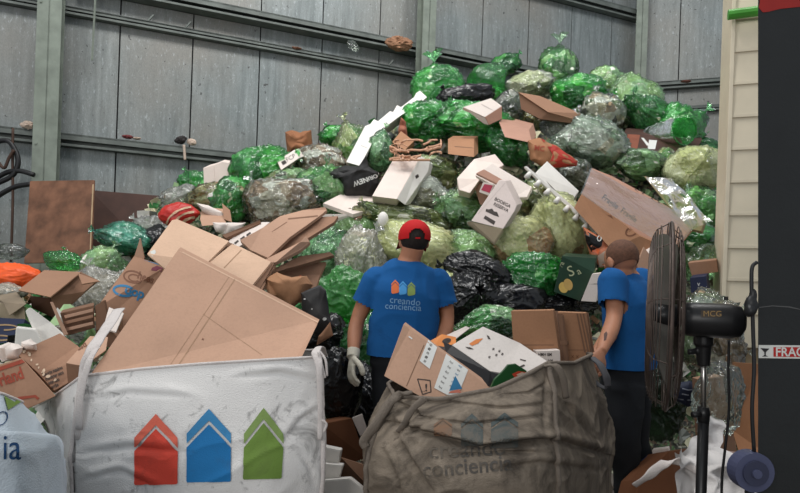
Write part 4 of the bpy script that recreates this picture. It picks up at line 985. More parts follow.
decal(o, poly([(455, 376), (462, 389), (449, 391)]), INKB, .0035); decal(o, poly([(459, 389.5), (461, 393), (448, 393.5), (450, 391.5)]), plain('pink_mark', srgb(190, 110, 90), .6), .0035)
for t in (0, ): crease(o, [(417.5, 379), (430, 380.5), (431, 392), (422.5, 394.5), (417.5, 379)], 1.1, INK)
write(o, '!', 424.5, 391, 10, INK, 0, 1.2, .02); write(o, '_', 421, 390.5, 8, INK, 0); decal(o, poly([(409, 336), (412.5, 338.5), (411.8, 339.6), (408.3, 337)]), LBL, .002)
rt = thing('pizza_box', P(520, 385, 2.7), 'white printed pizza box with orange prints standing in the grey sack', 'box')
o = child('lid', rt, [(452, 345, .08), (483, 326.5, .17), (520, 343, .14), (547, 361, .07), (522, 375, .0), (508, 374, .0), (490, 371, .0)], card('pizza_white', srgb(214, 206, 200), .03, .1), (0, 2, .008), 2.55, .001)
OR = plain('orange_print', srgb(206, 120, 56), .6)
decal(o, poly([(469, 344), (476, 339.5), (483, 338.5), (478, 343.5), (472, 346)]), OR, .002); decal(o, poly([(465, 347), (470, 347.5), (474, 349.5), (468, 349)]), INK, .002); decal(o, poly([(486.5, 335), (489, 336.5), (490.5, 339.5), (488, 339)]), INK, .002)
for x, y in ((492, 350), (498, 352), (495, 356), (501, 355), (488, 358)): write(o, 'ill', x, y, 3.2, INK, -12, 1, .03, .002)
decal(o, poly([(520, 359), (526, 360.5), (525.4, 361.6), (520, 360)]), INK, .002); decal(o, poly([(516, 368), (524, 364.5), (525, 366), (517, 369.5)]), INK, .002)
child('side', rt, [(443, 341, .08), (452, 345.5, .08), (490, 371.5, 0), (503, 375, -.01), (496, 390, -.04), (488, 386, -.04), (446, 353, .04)], plain('pack_black', srgb(22, 20, 22), .4), (2, 1, .04), 2.54, .001)
slab('card_sheet', [(440, 338, .1), (466, 326, .2), (470, 328, .2), (452, 342, .1)], .01, CW, 'white card edge behind the pizza box at the worker side', 'cardboard', Y=2.72)
o = slab('orange_packet', [(428, 342, .1), (442, 334, .15), (456, 337, .15), (456, 343, .1), (448, 346, .1), (454, 352, .05), (451, 357, .02), (441, 354, .03), (434, 346, .08)], .012, plain('orange_packet', srgb(206, 126, 60), .6), 'black and orange printed packet behind the labelled box', 'packet', Y=2.6)
decal(o, ringpoly(446.5, 341, 4.5, 2.6, 4.5, ang=15), INK, .002); decal(o, poly([(437, 346), (444, 347), (452, 349), (447, 352), (443, 350)]), INK, .002)
o = slab('small_packet', [(503, 371, 0), (508, 365, 0), (516, 364, 0), (527, 371, 0), (523, 380, 0), (500, 388, 0), (488, 394, 0), (494, 380, 0)], .02, plain('green_packet', srgb(24, 74, 34), .4), 'dark green packet with red and cream print on the pizza box', 'packet', Y=2.4)
decal(o, poly([(512, 374), (518, 371), (526, 372), (522, 379), (515, 378)]), plain('red_flower', srgb(186, 60, 34), .5), .002); decal(o, poly([(516, 374.5), (522, 372), (525, 373), (521, 377)]), plain('pack_cream', srgb(198, 172, 152), .4), .003)
o = slab('white_carton', [(536, 351, 0), (560, 350, 0), (561, 372, 0), (540, 368, 0)], .1, CW, 'white printed carton low in front of the upright box', 'carton', Y=2.66); write(o, 'HMH 8M', 538, 356, 4.5, INK, 0, .8, .02, .002); write(o, 'HM', 548, 362, 4, INK, 0, .8, .02, .002)

# ---- left group: cardboards
rt = thing('flattened_box', P(200, 345, 2.7), 'largest flattened cardboard box, rising out of the white sack', 'cardboard')
o = child('front_sheet', rt, [(178.5, 249, .55), (318, 322, .35), (300, 360, .05), (283, 378, 0), (88, 378, 0)], CA, (2, -2, .012), 2.42, .002)
M_fold = plain('card_fold_soft', srgb(158, 126, 100), .8)
crease(o, [(229, 277), (171, 364)], .6, M_fold); crease(o, [(235, 279), (178, 366)], 1.1, M_fold); crease(o, [(203, 314), (262, 355)], .5, M_fold); crease(o, [(178, 250), (318, 322.5)], 1.2, CB)
child('back_sheet', rt, [(182, 252, .6), (316, 320, .4), (300, 350, .2), (120, 350, .1)], CE, (2, 0, .012), 2.45, .002)
write(o, '+', 202, 342, 6, BRN, 20)
rt = thing('flattened_box', P(215, 275, 3.3), 'light cardboard sheet with a central slot, behind the largest flattened box', 'cardboard')
o = child('sheet', rt, [(172, 220, .5), (177, 219, .5), (229, 241, .4), (208, 262, .2), (190, 272, .1), (165, 269, .1), (147, 254, .1)], CB, (1, 2, .012), 2.95, .002)
o2 = child('sheet', rt, [(232, 244, .4), (241, 247, .4), (271, 262, .3), (250, 288, .1), (220, 300, 0), (207, 264, .2)], CB, (1, 2, .012), 2.95, .002); crease(o2, [(244, 247.5), (224, 268)], 1, M_fold)
child('under_sheet', rt, [(228, 242, .42), (234, 244, .42), (212, 266, .2), (205, 262, .2)], CD, (1, 2, .02), 2.98, .002)
child('edge', rt, [(271, 262, .3), (274, 264, .3), (257, 294, .1), (250, 288, .1)], CD, (0, 1, .06), 2.97, .001)
decal(o, poly([(150, 252), (155, 250), (156, 253), (152, 257)]), M_white, .003); decal(o, poly([(145, 255), (149, 254), (150, 262), (156, 266), (165, 270), (164, 272.5), (150, 267), (145, 262)]), INKB, .002) if False else None
# stack of flattened sheets to the right
def sheets(label, pts, mat, Yb, e=(1, 3, .02), extra=None): return slab('flattened_box', pts, 0, mat, label, 'cardboard', Y=Yb, ext=e, bevel=.002)
o = sheets('tan flattened box with pointed tip, topmost of the stack beside the light sheet', [(240, 240, 0), (262, 228, .2), (280, 216, .4), (303, 210, .6), (325, 207, .7), (327, 210, .7), (318, 217, .5), (290, 237, .2), (268, 258, 0), (250, 250, 0)], CA, 3.5)
crease(o, [(272, 232), (287, 222)], .8, CD); crease(o, [(288, 219), (318, 216)], 1.4, CD)
sheets('dark edged flattened box second in the stack beside the light sheet', [(262, 258, .0), (290, 236, .2), (318, 217, .5), (338, 216, .6), (334, 222, .5), (308, 238, .2), (275, 260, 0)], CE, 3.62)
o = sheets('printed white and brown card poking out above the stack of flattened boxes', [(222, 246, 0), (240, 232, .2), (262, 222, .4), (270, 222, .4), (240, 246, 0), (234, 249, 0)], CW, 3.55)
for k in range(3): decal(o, poly([(234 + k * 6, 243 - k * 4), (238 + k * 6, 240 - k * 4), (239 + k * 6, 241.5 - k * 4), (235 + k * 6, 244.5 - k * 4)]), INK, .002)
sheets('dark sheet beneath the printed white and brown card', [(222, 235, .1), (260, 220, .4), (261, 223, .4), (226, 238, .1)], CD, 3.5)
sheets('narrow flattened box with torn rim in the middle of the stack', [(258, 263, 0), (300, 242, .2), (306, 236, .3), (310, 242, .3), (300, 250, .2), (276, 262, 0), (262, 268, 0)], CA, 3.45)
sheets('grey brown sheet low in the stack, pointing right', [(258, 276, 0), (300, 256, .3), (330, 252, .6), (334, 255, .6), (310, 262, .3), (268, 274, 0)], CD, 3.55)
sheets('lowest flattened box of the stack above the torn kraft paper', [(262, 284, 0), (270, 272, .0), (318, 262, .3), (326, 262, .4), (320, 275, .3), (312, 300, .1), (280, 300, 0)], CE, 3.7)
sheets('edge of a thin box wedged beside the light sheet', [(252, 288, 0), (272, 262, .2), (276, 266, .2), (262, 290, 0)], CE, 3.4)
sackpaper('torn_paper', [(264, 280), (276, 272), (292, 278), (306, 276), (312, 284), (303, 300), (290, 312), (270, 300)], card('kraft_torn', srgb(168, 124, 92), .12, .3), 'torn kraft paper with red writing below the stack of flattened boxes', 2.3, .08, 'paper', .03)
V, Fc = tube_geo(catmull([P(300, 276, 3.62), P(304, 281, 3.6), (P(302, 288, 3.6)), P(306, 292, 3.6)], 5), .007, 6); mk('red_string', V, Fc, plain('red_string', srgb(160, 60, 36), .7), smooth=True, label='red string on the torn kraft paper', cat='string')
sackpaper('paper_scrap', [(212, 222), (226, 223), (246, 222), (240, 230), (228, 236), (216, 232)], CW, 'white torn paper above the light cardboard sheet', 1.6, .04, 'paper', .02)
sackpaper('paper_scrap', [(196, 203), (208, 205), (222, 212), (226, 220), (214, 219), (203, 212)], CW, 'white and grey folded paper in the open brown carton', .85, .05, 'paper', .02)
o = slab('open_carton', [(200, 219), (224, 221), (226, 224), (202, 226)], 0, CA, 'brown carton edge under the white and grey folded paper', 'carton', .9, ext=(2, -12, .3))
slab('carton_flap', [(222, 203), (230, 210), (232, 222), (224, 219)], .01, CE, 'brown flap right of the white and grey folded paper', 'cardboard', .9)
for i, (x, w_) in enumerate(((172, 2.2), (180, 1.5), (187, 1.3))): 
    decal(bpy.data.objects['rubbish_bag'], poly([(0, 0), (1, 0), (1, 1)]), M_white) if False else None
# black panel
o = sackpaper('plastic_cover', [(301, 293), (320, 285), (326, 290), (330, 318), (336, 328), (316, 336), (306, 326), (302, 310)], plain('black_panel', (.018, .016, .016), .5, 0, .3, 10), 'black broken plastic panel with bolt holes right of the cardboards', 2.2, .03, 'panel', .006)
for x, y, r in ((305, 299, 1), (324.5, 319, 1.9), (312, 309, .9)): decal(o, ringpoly(x, y, r, r * .8, r), M_white, .003)
sackpaper('wood_scrap', [(318, 336), (330, 322), (333, 334), (324, 340), (316, 346)], card('splinter', srgb(150, 110, 84)), 'splintered brown scrap under the black panel', 2.2, .03, 'scrap', .02)
# ---- boxes at far left
rt = thing('printed_box', P(130, 330, 3.1), 'big brown box with brown and blue looped lettering, left of the largest cardboard', 'box')
o = child('front', rt, [(97, 307, 0), (134, 256, .4), (166, 266, .35), (172, 262, .4), (125, 345, 0), (103, 322, 0)], CE, (1, 2, .02), 3.0, .003)
child('side', rt, [(95, 306, 0), (122, 318, -.05), (125, 350, 0), (96, 345, 0)], CD, (2, -2, .2), 3.04, .003)
child('flap', rt, [(134, 257, .4), (140, 238, .4), (144, 258, .4), (143, 261, .4)], CA, (1, 0, .01), 3.0, .002)
decal(o, ringpoly(133, 277, 10, 6.5, 1.5, a0=25, a1=350, ang=-12), BRN, .002); decal(o, ringpoly(134, 278, 6, 4, 1.2, a0=40, a1=330, ang=-12), BRN, .002); write(o, 'hees', 137, 278, 10, BRN, -20, .9, .03, .002)
decal(o, ringpoly(124, 291, 11.5, 6.2, 2.4, a0=40, a1=320, ang=-8), INKB, .002); write(o, 'oop', 124, 293, 13, INKB, -17, .95, .04, .002)
decal(o, poly([(152, 268), (157, 266), (163, 268), (161, 272), (151, 270.5)]), plain('plum_print', srgb(110, 40, 60), .7), .002)
crease(o, [(143, 259), (165, 266.5)], 1.4, INKB)
rt = thing('open_box', P(60, 320, 4.3), 'open brown box with raised lid behind the white foam corner', 'box')
child('lid', rt, [(18, 290, -.2), (44, 270, .1), (81, 272, .1), (50, 297, -.25)], CE, (1, 1, .01), 4.2, .002)
child('inner_side', rt, [(81, 272, .1), (98, 280, .1), (84, 292, 0), (58, 316, -.15), (50, 297, -.2)], CD, (1, 1, .02), 4.25, .002)
child('front', rt, [(30, 296, -.1), (50, 298, -.2), (58, 316, -.15), (54, 318, -.15), (32, 308, -.1)], card('card_very_dark', srgb(84, 58, 44)), (2, 0, .3), 4.25, .002)
child('flap', rt, [(78, 273, .12), (100, 281, .1), (82, 284, .05)], CE, (0, 1, .01), 4.1, .002)
rt = thing('beige_box', P(15, 325, 4.0), 'dirty beige soft box with open slit at the far left', 'box')
child('body', rt, [(-8, 304, 0), (6, 302, 0), (24, 305, 0), (27, 330, 0), (-8, 332, 0)], plain('beige_case', srgb(150, 136, 116), .8), (2, -3, .3), 3.9, .01)
child('flap', rt, [(-6, 296, .2), (16, 292, .2), (26, 304, 0), (9, 316, -.05), (3, 303, 0)], plain('beige_case2', srgb(130, 116, 98), .8), (1, 0, .03), 3.88, .006)
o = slab('navy_box', [(-14, 317, 0), (25, 319, 0), (16, 352, -.1), (-14, 350, -.1)], .1, NAVY, 'navy box with tan outlined letters at the far left', 'box', Y=3.5)
TANL = plain('tan_print', srgb(150, 124, 92), .7); decal(o, ringpoly(4, 327.5, 14, 3.4, 1.6, a0=-90, a1=90), TANL, .002); decal(o, ringpoly(0, 338, 12, 3.2, 1.6, a0=-90, a1=90), TANL, .002); decal(o, poly([(-10, 324.6), (4, 324.2), (4, 325.8), (-10, 326.2)]), TANL, .002); decal(o, poly([(-10, 341), (0, 339.8), (0, 341.3), (-10, 342.6)]), TANL, .002)
rt = thing('foam_corner', P(50, 345, 3.2), 'white foam corner piece standing in front of the navy box', 'foam packaging')
child('upright', rt, [(25, 311, 0), (30, 307, 0), (50, 322, .05), (66, 336, .05), (44, 346, 0), (33, 330, 0)], FOAM, (3, 2, .12), 3.2, .008)
child('base', rt, [(16, 327, -.02), (36, 329, 0), (44, 345, 0), (40, 352, 0), (14, 351, -.02)], FOAM, (1, -1, .15), 3.15, .008)
for k, (x, y, r, lb) in enumerate(((10, 352, 14, 'crumpled white paper below the foam corner'), (30, 346, 9, 'small white paper ball at the foam corner foot'))): sackpaper('paper_scrap', [(x - r, y - r * .4), (x, y - r * .7), (x + r, y - r * .3), (x + r * .8, y + r * .6), (x - r * .5, y + r * .7)], CW, lb, 2.3, .05, 'paper', .02)
rt = thing('crate_box', P(80, 335, 2.9), 'small brown slotted box with printed strips above the tilted box', 'box')
o = child('front', rt, [(60, 313, 0), (94, 305, .05), (95, 328, .05), (67, 336, 0)], CD, (2, -3, .2), 2.95, .004)
for y in (314, 320, 327): child('strip', rt, [(64, y + 1.5, 0), (93, y - 5.5, 0), (93, y - 2.5, 0), (65, y + 4.5, 0)], CA if y != 320 else CE, (0, 0, .01), 2.93, .001)
child('post', rt, [(50, 302, 0), (53, 302, 0), (68, 334, 0), (64, 336, 0)], CA, (0, 0, .02), 2.9, .002)
slab('carton_flap', [(95, 306), (104, 300), (110, 330), (96, 330)], .02, CD, 'dark side of the carton behind the white sack strap', 'cardboard', Y=2.95)
o = slab('card_strip', [(109, 307, .1), (124, 313, .1), (116, 332, 0), (103, 328, 0)], .01, CW, 'small whitish card beside the white sack strap', 'cardboard', Y=2.7)
rt = thing('tilted_box', P(60, 392, 2.6), 'brown box with lettering and torn spots tilted beside the white sack', 'box')
o = child('top', rt, [(16, 353, 0), (60, 333, .2), (78, 346, .2), (90, 358, .1), (88, 372, 0), (54, 391, -.05), (38, 373, -.02)], CE, (1, 3, .02), 2.55, .003)
for k in range(4): write(o, ('soporte maximo', 'mantener seco', 'este lado', 'arriba')[k], 43 + k * 3.0, 377 + k * 4.0, 5.2, INK, 22, .62, .02, .002)
rr = random.Random(9)
for k in range(13):
    x, y = 20 + rr.uniform(0, 40), 0; t = (x - 20) / 40; y = 356 + t * 34 + rr.uniform(-6, 0) - (4 if t < .3 else 0); r = rr.uniform(.6, 2)
    decal(o, ringpoly(x, y, r * 1.6, r, r, 8, ang=rr.uniform(0, 90)), plain('torn_spot', srgb(214, 190, 164), .8), .0025)
child('side', rt, [(16, 354, 0), (54, 391, -.05), (50, 398, 0), (22, 372, 0)], CD, (2, 0, .1), 2.57, .003)
rt = thing('printed_box', P(85, 368, 2.4), 'small box with script lettering behind the white sack strap', 'box')
o = child('top', rt, [(66, 363, 0), (90, 336, .2), (108, 337, .2), (106, 350, .1), (84, 366, 0)], CA, (0, 1, .01), 2.4, .002); child('side', rt, [(66, 363, 0), (84, 366, 0), (82, 385, 0), (68, 384, 0)], CD, (2, 0, .1), 2.4, .002)
write(o, 'Tosti', 74, 353, 8, BRN, 28, .9, .03, .002)
rt = thing('printed_box', P(30, 410, 2.4), 'brown box with red band and large reddish lettering beside the left sack', 'box')
o = child('front', rt, [(-20, 372, 0), (22, 358, .1), (56, 396, 0), (30, 408, 0), (10, 412, 0), (-20, 400, 0)], CE, (1, -1, .2), 2.3, .003)
decal(o, poly([(-18, 371.2), (0, 367), (22, 359.5), (25, 362.5), (0, 371), (-18, 375)]), INKR, .002); write(o, 'orland', -6, 388.5, 17, INKR, 19, .74, .03, .002)
decal(o, poly([(18, 397), (36, 395), (44, 402), (41, 403), (35, 397.5), (19, 400)]), INKR, .002)

# ================================================================= bulk sacks
SACKW = cloth('white_sack', srgb(220, 217, 214), srgb(92, 90, 88), .8, 240, .3, 4.5, .585, .70, folds=.3); SACKB = cloth('bluish_sack', srgb(176, 186, 194), srgb(120, 122, 124), .45, 240, .3, 3, folds=.35)
SACKG = cloth('grey_dirty_sack', srgb(132, 120, 106), srgb(62, 54, 47), .9, 240, .45, 3.2, .42, .64, folds=.6); WEB = cloth('white_webbing', srgb(206, 198, 194), srgb(140, 130, 124), .5, 200, .4, 8)
WEBG = cloth('grey_webbing', srgb(112, 102, 92), srgb(60, 54, 48), .6, 200, .4, 8)
def sack(rt, rings, mat, amp=.02, nu=220, nv=110, seed=1, folds=()):
    """closed fabric wall: rings of points from rim to base"""
    RR = []
    for ring in rings:
        ring = np.array(ring); d = np.linalg.norm(np.roll(ring, -1, 0) - ring, axis=1)
        RR.append(ring)
    R = np.array(RR); nr, nc = R.shape[:2]
    # same parameter along the first ring for all
    w = np.linalg.norm(np.roll(R[0], -1, 0) - R[0], axis=1); u = np.concatenate([[0], np.cumsum(w)]) / w.sum()
    uu = np.linspace(0, 1, nu, endpoint=False); A = np.zeros((nr, nu, 3))
    for r in range(nr):
        for k in range(3): A[r, :, k] = np.interp(uu, u, np.append(R[r, :, k], R[r, 0, k]))
        for _ in range(3): A[r] = (np.roll(A[r], 1, 0) + 2 * A[r] + np.roll(A[r], -1, 0)) / 4
    Bv = catmull(A.reshape(nr, -1), max(1, nv // (nr - 1))).reshape(-1, nu, 3); m = Bv.shape[0]
    t = np.linspace(0, 1, m)[:, None]; cen = Bv.mean(1, keepdims=True); out = Bv - cen; out[..., 2] = 0; out /= (np.linalg.norm(out, axis=2, keepdims=True) + 1e-6)
    Q = Bv.reshape(-1, 3); wq = Q + noise(Q * 3, seed)[:, None] * .12
    st = wq * [5, 5, 2.2]
    dsp = (ridge(st, seed + 1) * .8 + noise(wq * 9, seed + 2) * .35 + np.clip(ridge(wq * [4, 4, 9], seed + 3), 0, 1) ** 3 * .8 + np.clip(ridge(wq * [9, 9, 6], seed + 4), 0, 1) ** 4 * .5).reshape(m, nu)
    fade = np.clip(t * 7, .15, 1)
    Bv = Bv + out * (dsp * amp * fade)[..., None] + out * (np.sin(np.pi * np.clip(t * 1.1, 0, 1)) * .03)[..., None]
    # long folds pressed into the near side
    Q = Bv.reshape(-1, 3); xw = Q[:, 0] / Q[:, 1] * F_PX; zw = (Q[:, 2] - CAMZ) / Q[:, 1] * F_PX; X2 = CX + xw * CR + zw * SR; Y2 = HY - (zw * CR - xw * SR); O2 = out.reshape(-1, 3) + 0 * Q; near = Q[:, 1] < 2.75
    for line, depth, wd in folds:
        line = np.array(line, float); best = np.full(len(Q), 1e9); sg = np.zeros(len(Q)); tap = np.zeros(len(Q))
        for k in range(len(line) - 1):
            a_, b_ = line[k], line[k + 1]; dd = b_ - a_; L2 = dd.dot(dd); tt_ = np.clip(((X2 - a_[0]) * dd[0] + (Y2 - a_[1]) * dd[1]) / L2, 0, 1)
            ex, ey = X2 - a_[0] - tt_ * dd[0], Y2 - a_[1] - tt_ * dd[1]; d_ = np.hypot(ex, ey); mm = d_ < best; best[mm] = d_[mm]; sg[mm] = np.sign(dd[0] * ey - dd[1] * ex)[mm]; tap[mm] = ((k + tt_) / (len(line) - 1))[mm]
        x_ = sg * best / wd; prof = (-np.exp(-(x_ - .15) ** 2 * 5) + .75 * np.exp(-(x_ + .9) ** 2 * 2.2)) * np.sin(np.pi * np.clip(tap * .94 + .03, 0, 1)) ** .5
        Q = Q + O2 * (prof * depth * near)[:, None]
    Bv = Q.reshape(m, nu, 3)
    V = Bv.reshape(-1, 3); Fc = np.array([(i * nu + j, (i + 1) * nu + j, (i + 1) * nu + (j + 1) % nu, i * nu + (j + 1) % nu) for i in range(m - 1) for j in range(nu)])
    o = mk('fabric', V, Fc, mat, rt, True)
    return o, Bv, uu, u
def seam(rt, Bv, uu, u0, mat, r=.008, t1=1.0):
    j = int(round(u0 * len(uu))) % len(uu); pts = Bv[:int(Bv.shape[0] * t1):3, j]; c = Bv.mean(1)[:int(Bv.shape[0] * t1):3]; d = pts - c; d[:, 2] = 0; d /= np.linalg.norm(d, axis=1)[:, None]
    V, Fc = tube_geo(pts + d * .002, r, 7); mk('seam', V, Fc, mat, rt, True)
def hem(rt, Bv, mat, r=.006):
    V, Fc = tube_geo(Bv[0][::2], r, 6, closed=True); mk('hem', V, Fc, mat, rt, True)
def ribbon(name, rt, pts, mat, w=.022, flat=.2, n=10, wr=None):
    W = catmull([P(*q) for q in pts], 7); m = len(W); ww = w if np.ndim(w) == 0 else None; rads = [((ww if ww else float(np.interp(i / (m - 1), np.linspace(0, 1, len(w)), w))) * (1 + .06 * math.sin(i * .9)), (ww or .02) * flat) for i in range(m)]
    V, Fc = tube_geo(W, rads, n, side=(1, .1, .2)); V += noise(V * 24, 3)[:, None] * .0022; return mk(name, V, Fc, mat, rt, True)
RED = cloth('red_house', srgb(204, 70, 54), srgb(150, 60, 50), .5); BLU = cloth('blue_house', srgb(30, 112, 170), srgb(50, 80, 110), .4); GRN = cloth('green_house', srgb(108, 136, 62), srgb(80, 90, 50), .4)
REDL = cloth('red_roof', srgb(214, 104, 84), srgb(150, 60, 50), .4); BLUL = cloth('blue_roof', srgb(62, 132, 180), srgb(50, 80, 110), .3); GRNL = cloth('green_roof', srgb(126, 150, 86), srgb(80, 90, 50), .3)
def house(o, x0, x1, ya, ysh, yb, m1, m2, skew=0, lift=.005, g=.12):
    xm = (x0 + x1) / 2; h = yb - ya; t = .14 * h
    decal(o, poly([(x0, ysh), (xm, ya), (x1, ysh), (x1, ysh + t), (xm, ya + t + .02 * h), (x0, ysh + t)]), m2, lift, 3)
    gp = .055 * h
    decal(o, poly([(x0, ysh + t + gp), (xm, ya + t + gp + .02 * h), (x1, ysh + t + gp), (x1 - skew, yb - 1), (x1 - 1.5 - skew, yb), (x0 + 1 - skew * .6, yb + .8), (x0 - skew * .6, yb - .5)]), m1, lift, 3)
# main white sack
rt = thing('bulk_sack', G(200, 2.6), 'large white bulk sack printed with red, blue and green houses', 'sack')
def gp(px, Y): return G(px, Y)
rim = [P(82, 376, 2.12), P(140, 369, 2.08), P(200, 364, 2.08), P(265, 360, 2.12), P(319, 357, 2.2), P(322, 352, 2.55), P(318, 350, 3.0), P(200, 352, 3.05), P(80, 372, 3.0), P(30, 409, 2.9), P(52, 398, 2.5)]
mid = [P(80, 440, 2.1), P(140, 440, 2.02), P(200, 440, 2.0), P(265, 440, 2.04), P(317, 438, 2.15), P(314, 420, 2.55), P(310, 410, 3.0), P(200, 410, 3.05), P(80, 420, 3.0), P(52, 435, 2.9), P(66, 440, 2.45)]
low = [P(78, 500, 2.08), P(140, 505, 1.98), P(200, 508, 1.96), P(265, 506, 2.0), P(315, 500, 2.13), P(312, 480, 2.55), P(308, 460, 3.0), P(200, 460, 3.05), P(80, 470, 3.0), P(62, 480, 2.9), P(70, 490, 2.4)]
bas = [G(68, 2.1), G(140, 1.97), G(200, 1.95), G(265, 1.98), G(314, 2.12), G(310, 2.55), G(306, 3.0), G(200, 3.05), G(80, 3.0), G(52, 2.9), G(58, 2.45)]
o, Bv, uu, u = sack(rt, [rim, mid, low, bas], SACKW, .008, seed=11, nu=320, nv=160, folds=[([(84, 400), (130, 392), (190, 396)], .006, 6), ([(86, 452), (130, 446), (180, 450)], .008, 7), ([(240, 376), (280, 372), (316, 380)], .008, 6), ([(285, 440), (300, 420), (318, 408)], .01, 6), ([(88, 478), (120, 470), (160, 488)], .008, 6), ([(300, 452), (312, 470), (316, 490)], .01, 5)])
SMUD = cloth('grime', srgb(86, 82, 80), srgb(150, 148, 146), .7, 240, .3, 20, .4, .6)
for q in ([(75, 398), (77.5, 398), (76, 430), (74, 430)], [(72.5, 432), (76, 431), (75.5, 462), (73, 463)], [(73, 466), (74.5, 466), (76, 492), (74.5, 492)], [(79, 405), (80, 405), (78.5, 440), (77.5, 440)]): decal(o, poly(q), SMUD, .003, 3)
house(o, 135, 178, 414, 438, 484, RED, REDL); house(o, 187, 231, 409, 433.5, 481.5, BLU, BLUL); house(o, 244, 283, 408, 434, 478.5, GRN, GRNL, 2)
hem(rt, Bv, WEB); seam(rt, Bv, uu, 0, WEB, .009); seam(rt, Bv, uu, u[4], WEB, .011); seam(rt, Bv, uu, u[9], WEB, .006)
ribbon('lifting_strap', rt, [(77, 440, 2.06), (79, 400, 2.06), (83, 372, 2.08), (92, 350, 2.1), (105, 330, 2.2), (119, 309, 2.35)], WEB, (.008, .010, .014, .024, .025, .025))
ribbon('lifting_strap', rt, [(79, 430, 2.055), (81, 392, 2.05), (87, 368, 2.06), (94, 352, 2.09), (104, 335, 2.17)], WEB, .012)
ribbon('lifting_strap', rt, [(320, 440, 2.1), (320, 400, 2.11), (319, 368, 2.12), (316, 353, 2.16), (320, 347, 2.25), (325, 356, 2.4)], WEB, (.009, .010, .013, .017, .014, .012))
for k, q in enumerate(([(320, 352, 2.15), (326, 362, 2.14), (327, 376, 2.14)], [(318, 352, 2.14), (322, 366, 2.13), (325, 378, 2.13)], [(322, 420, 2.08), (326, 424, 2.08), (324, 432, 2.08)])): ribbon('frayed_thread', rt, q, WEB, .005, .6, 6)
# left sack
rt = thing('bulk_sack', G(-30, 1.75), 'bluish white bulk sack with dark blue lettering in the near left corner', 'sack')
rim = [P(-140, 402, 1.45), P(-60, 396, 1.42), P(0, 393, 1.48), P(22, 402, 1.62), P(20, 404, 1.95), P(-40, 396, 2.05), P(-120, 396, 2.0)]
m1 = [P(-150, 430, 1.40), P(-60, 430, 1.35), P(4, 428, 1.42), P(33, 431, 1.62), P(31, 431, 1.95), P(-40, 430, 2.05), P(-130, 430, 2.0)]
m2 = [P(-160, 470, 1.36), P(-60, 472, 1.31), P(16, 472, 1.38), P(55, 470, 1.60), P(50, 470, 1.95), P(-40, 470, 2.07), P(-140, 470, 2.0)]
bs = [G(-160, 1.4), G(-60, 1.36), G(26, 1.42), G(68, 1.62), G(62, 1.95), G(-40, 2.05), G(-140, 2.0)]
o, Bv, uu, u = sack(rt, [rim, m1, m2, bs], SACKB, .012, seed=31)
DB = cloth('dark_blue_print', srgb(22, 58, 96), srgb(40, 60, 80), .3)
write(o, 'ia', 2, 459, 36, DB, 0, .82, .0, .0025); write(o, 'o', -8, 428, 34, DB, 8, .85, -.025, .0025, .35); write(o, 'conciencia', -136, 459, 32, DB, 0, .82, .0, .0025) if False else None
decal(o, poly([(3, 396), (6, 394), (20, 402.5), (7, 410.5)]), GRN, .003)
hem(rt, Bv, WEB, .005)
# grey sack
rt = thing('bulk_sack', G(490, 2.5), 'dirty grey brown bulk sack with faded dark lettering, filled with cardboard', 'sack')
rim = [P(396, 397, 2.18), P(440, 399, 2.08), P(495, 389, 2.07), P(530, 373, 2.1), P(548, 363, 2.18), P(574, 363, 2.45), P(592, 354, 2.78), P(560, 350, 3.05), P(480, 350, 3.1), P(410, 366, 3.05), P(388, 384, 2.75)]
mid = [P(379, 440, 2.12), P(440, 440, 1.93), P(500, 440, 1.9), P(530, 438, 1.95), P(550, 436, 2.05), P(580, 436, 2.35), P(607, 438, 2.75), P(570, 410, 3.05), P(480, 410, 3.1), P(400, 420, 3.05), P(376, 425, 2.7)]
low = [P(374, 500, 2.1), P(440, 505, 1.87), P(500, 506, 1.84), P(530, 504, 1.9), P(552, 500, 2.02), P(586, 492, 2.32), P(606, 484, 2.75), P(580, 470, 3.05), P(480, 460, 3.1), P(395, 465, 3.05), P(372, 475, 2.7)]
bas = [G(372, 2.15), G(440, 1.95), G(500, 1.92), G(530, 1.96), G(552, 2.05), G(588, 2.35), G(612, 2.75), G(580, 3.0), G(480, 3.05), G(400, 3.0), G(376, 2.7)]
o, Bv, uu, u = sack(rt, [rim, mid, low, bas], SACKG, .016, seed=51, nu=420, nv=200, folds=[
    ([(392, 422), (430, 434), (480, 447), (530, 441), (560, 440), (604, 453)], .03, 7), ([(398, 402), (418, 412), (405, 428), (390, 444)], .022, 5), ([(420, 404), (450, 402), (500, 408), (545, 404)], .012, 5),
    ([(425, 418), (470, 424), (540, 416)], .012, 5), ([(398, 436), (412, 462), (432, 492)], .02, 6), ([(384, 450), (396, 476), (404, 500)], .014, 5), ([(560, 380), (572, 410), (590, 432)], .014, 6), ([(548, 372), (546, 400), (545, 436)], .016, 5),
    ([(500, 468), (540, 462), (600, 470)], .01, 7), ([(440, 412), (425, 424), (400, 440)], .012, 4), ([(500, 395), (530, 392), (545, 384)], .01, 4), ([(455, 455), (500, 452), (545, 452)], .012, 5)])
FAD = cloth('faded_print', srgb(72, 68, 64), srgb(104, 94, 82), .6, 240, .3, 9, .45, .6); FADT = cloth('faded_teal', srgb(64, 72, 72), srgb(96, 90, 82), .75, 240, .3, 7, .45, .6); FADR = cloth('rust_print', srgb(116, 88, 68), srgb(100, 86, 74), .8, 240, .3, 7, .42, .6)
write(o, 'creando', 429, 459, 24, FAD, 3, .98, .004, .0022); write(o, 'conciencia', 423, 478, 23, FAD, 5, .93, .010, .0022)
house(o, 461, 483, 414, 424, 446, FADT, FADT, 0, .0022); house(o, 491, 518, 413, 423, 448, FADT, FADT, 0, .0022); house(o, 434, 452, 418, 425, 436, FADR, FADR, 0, .0022)
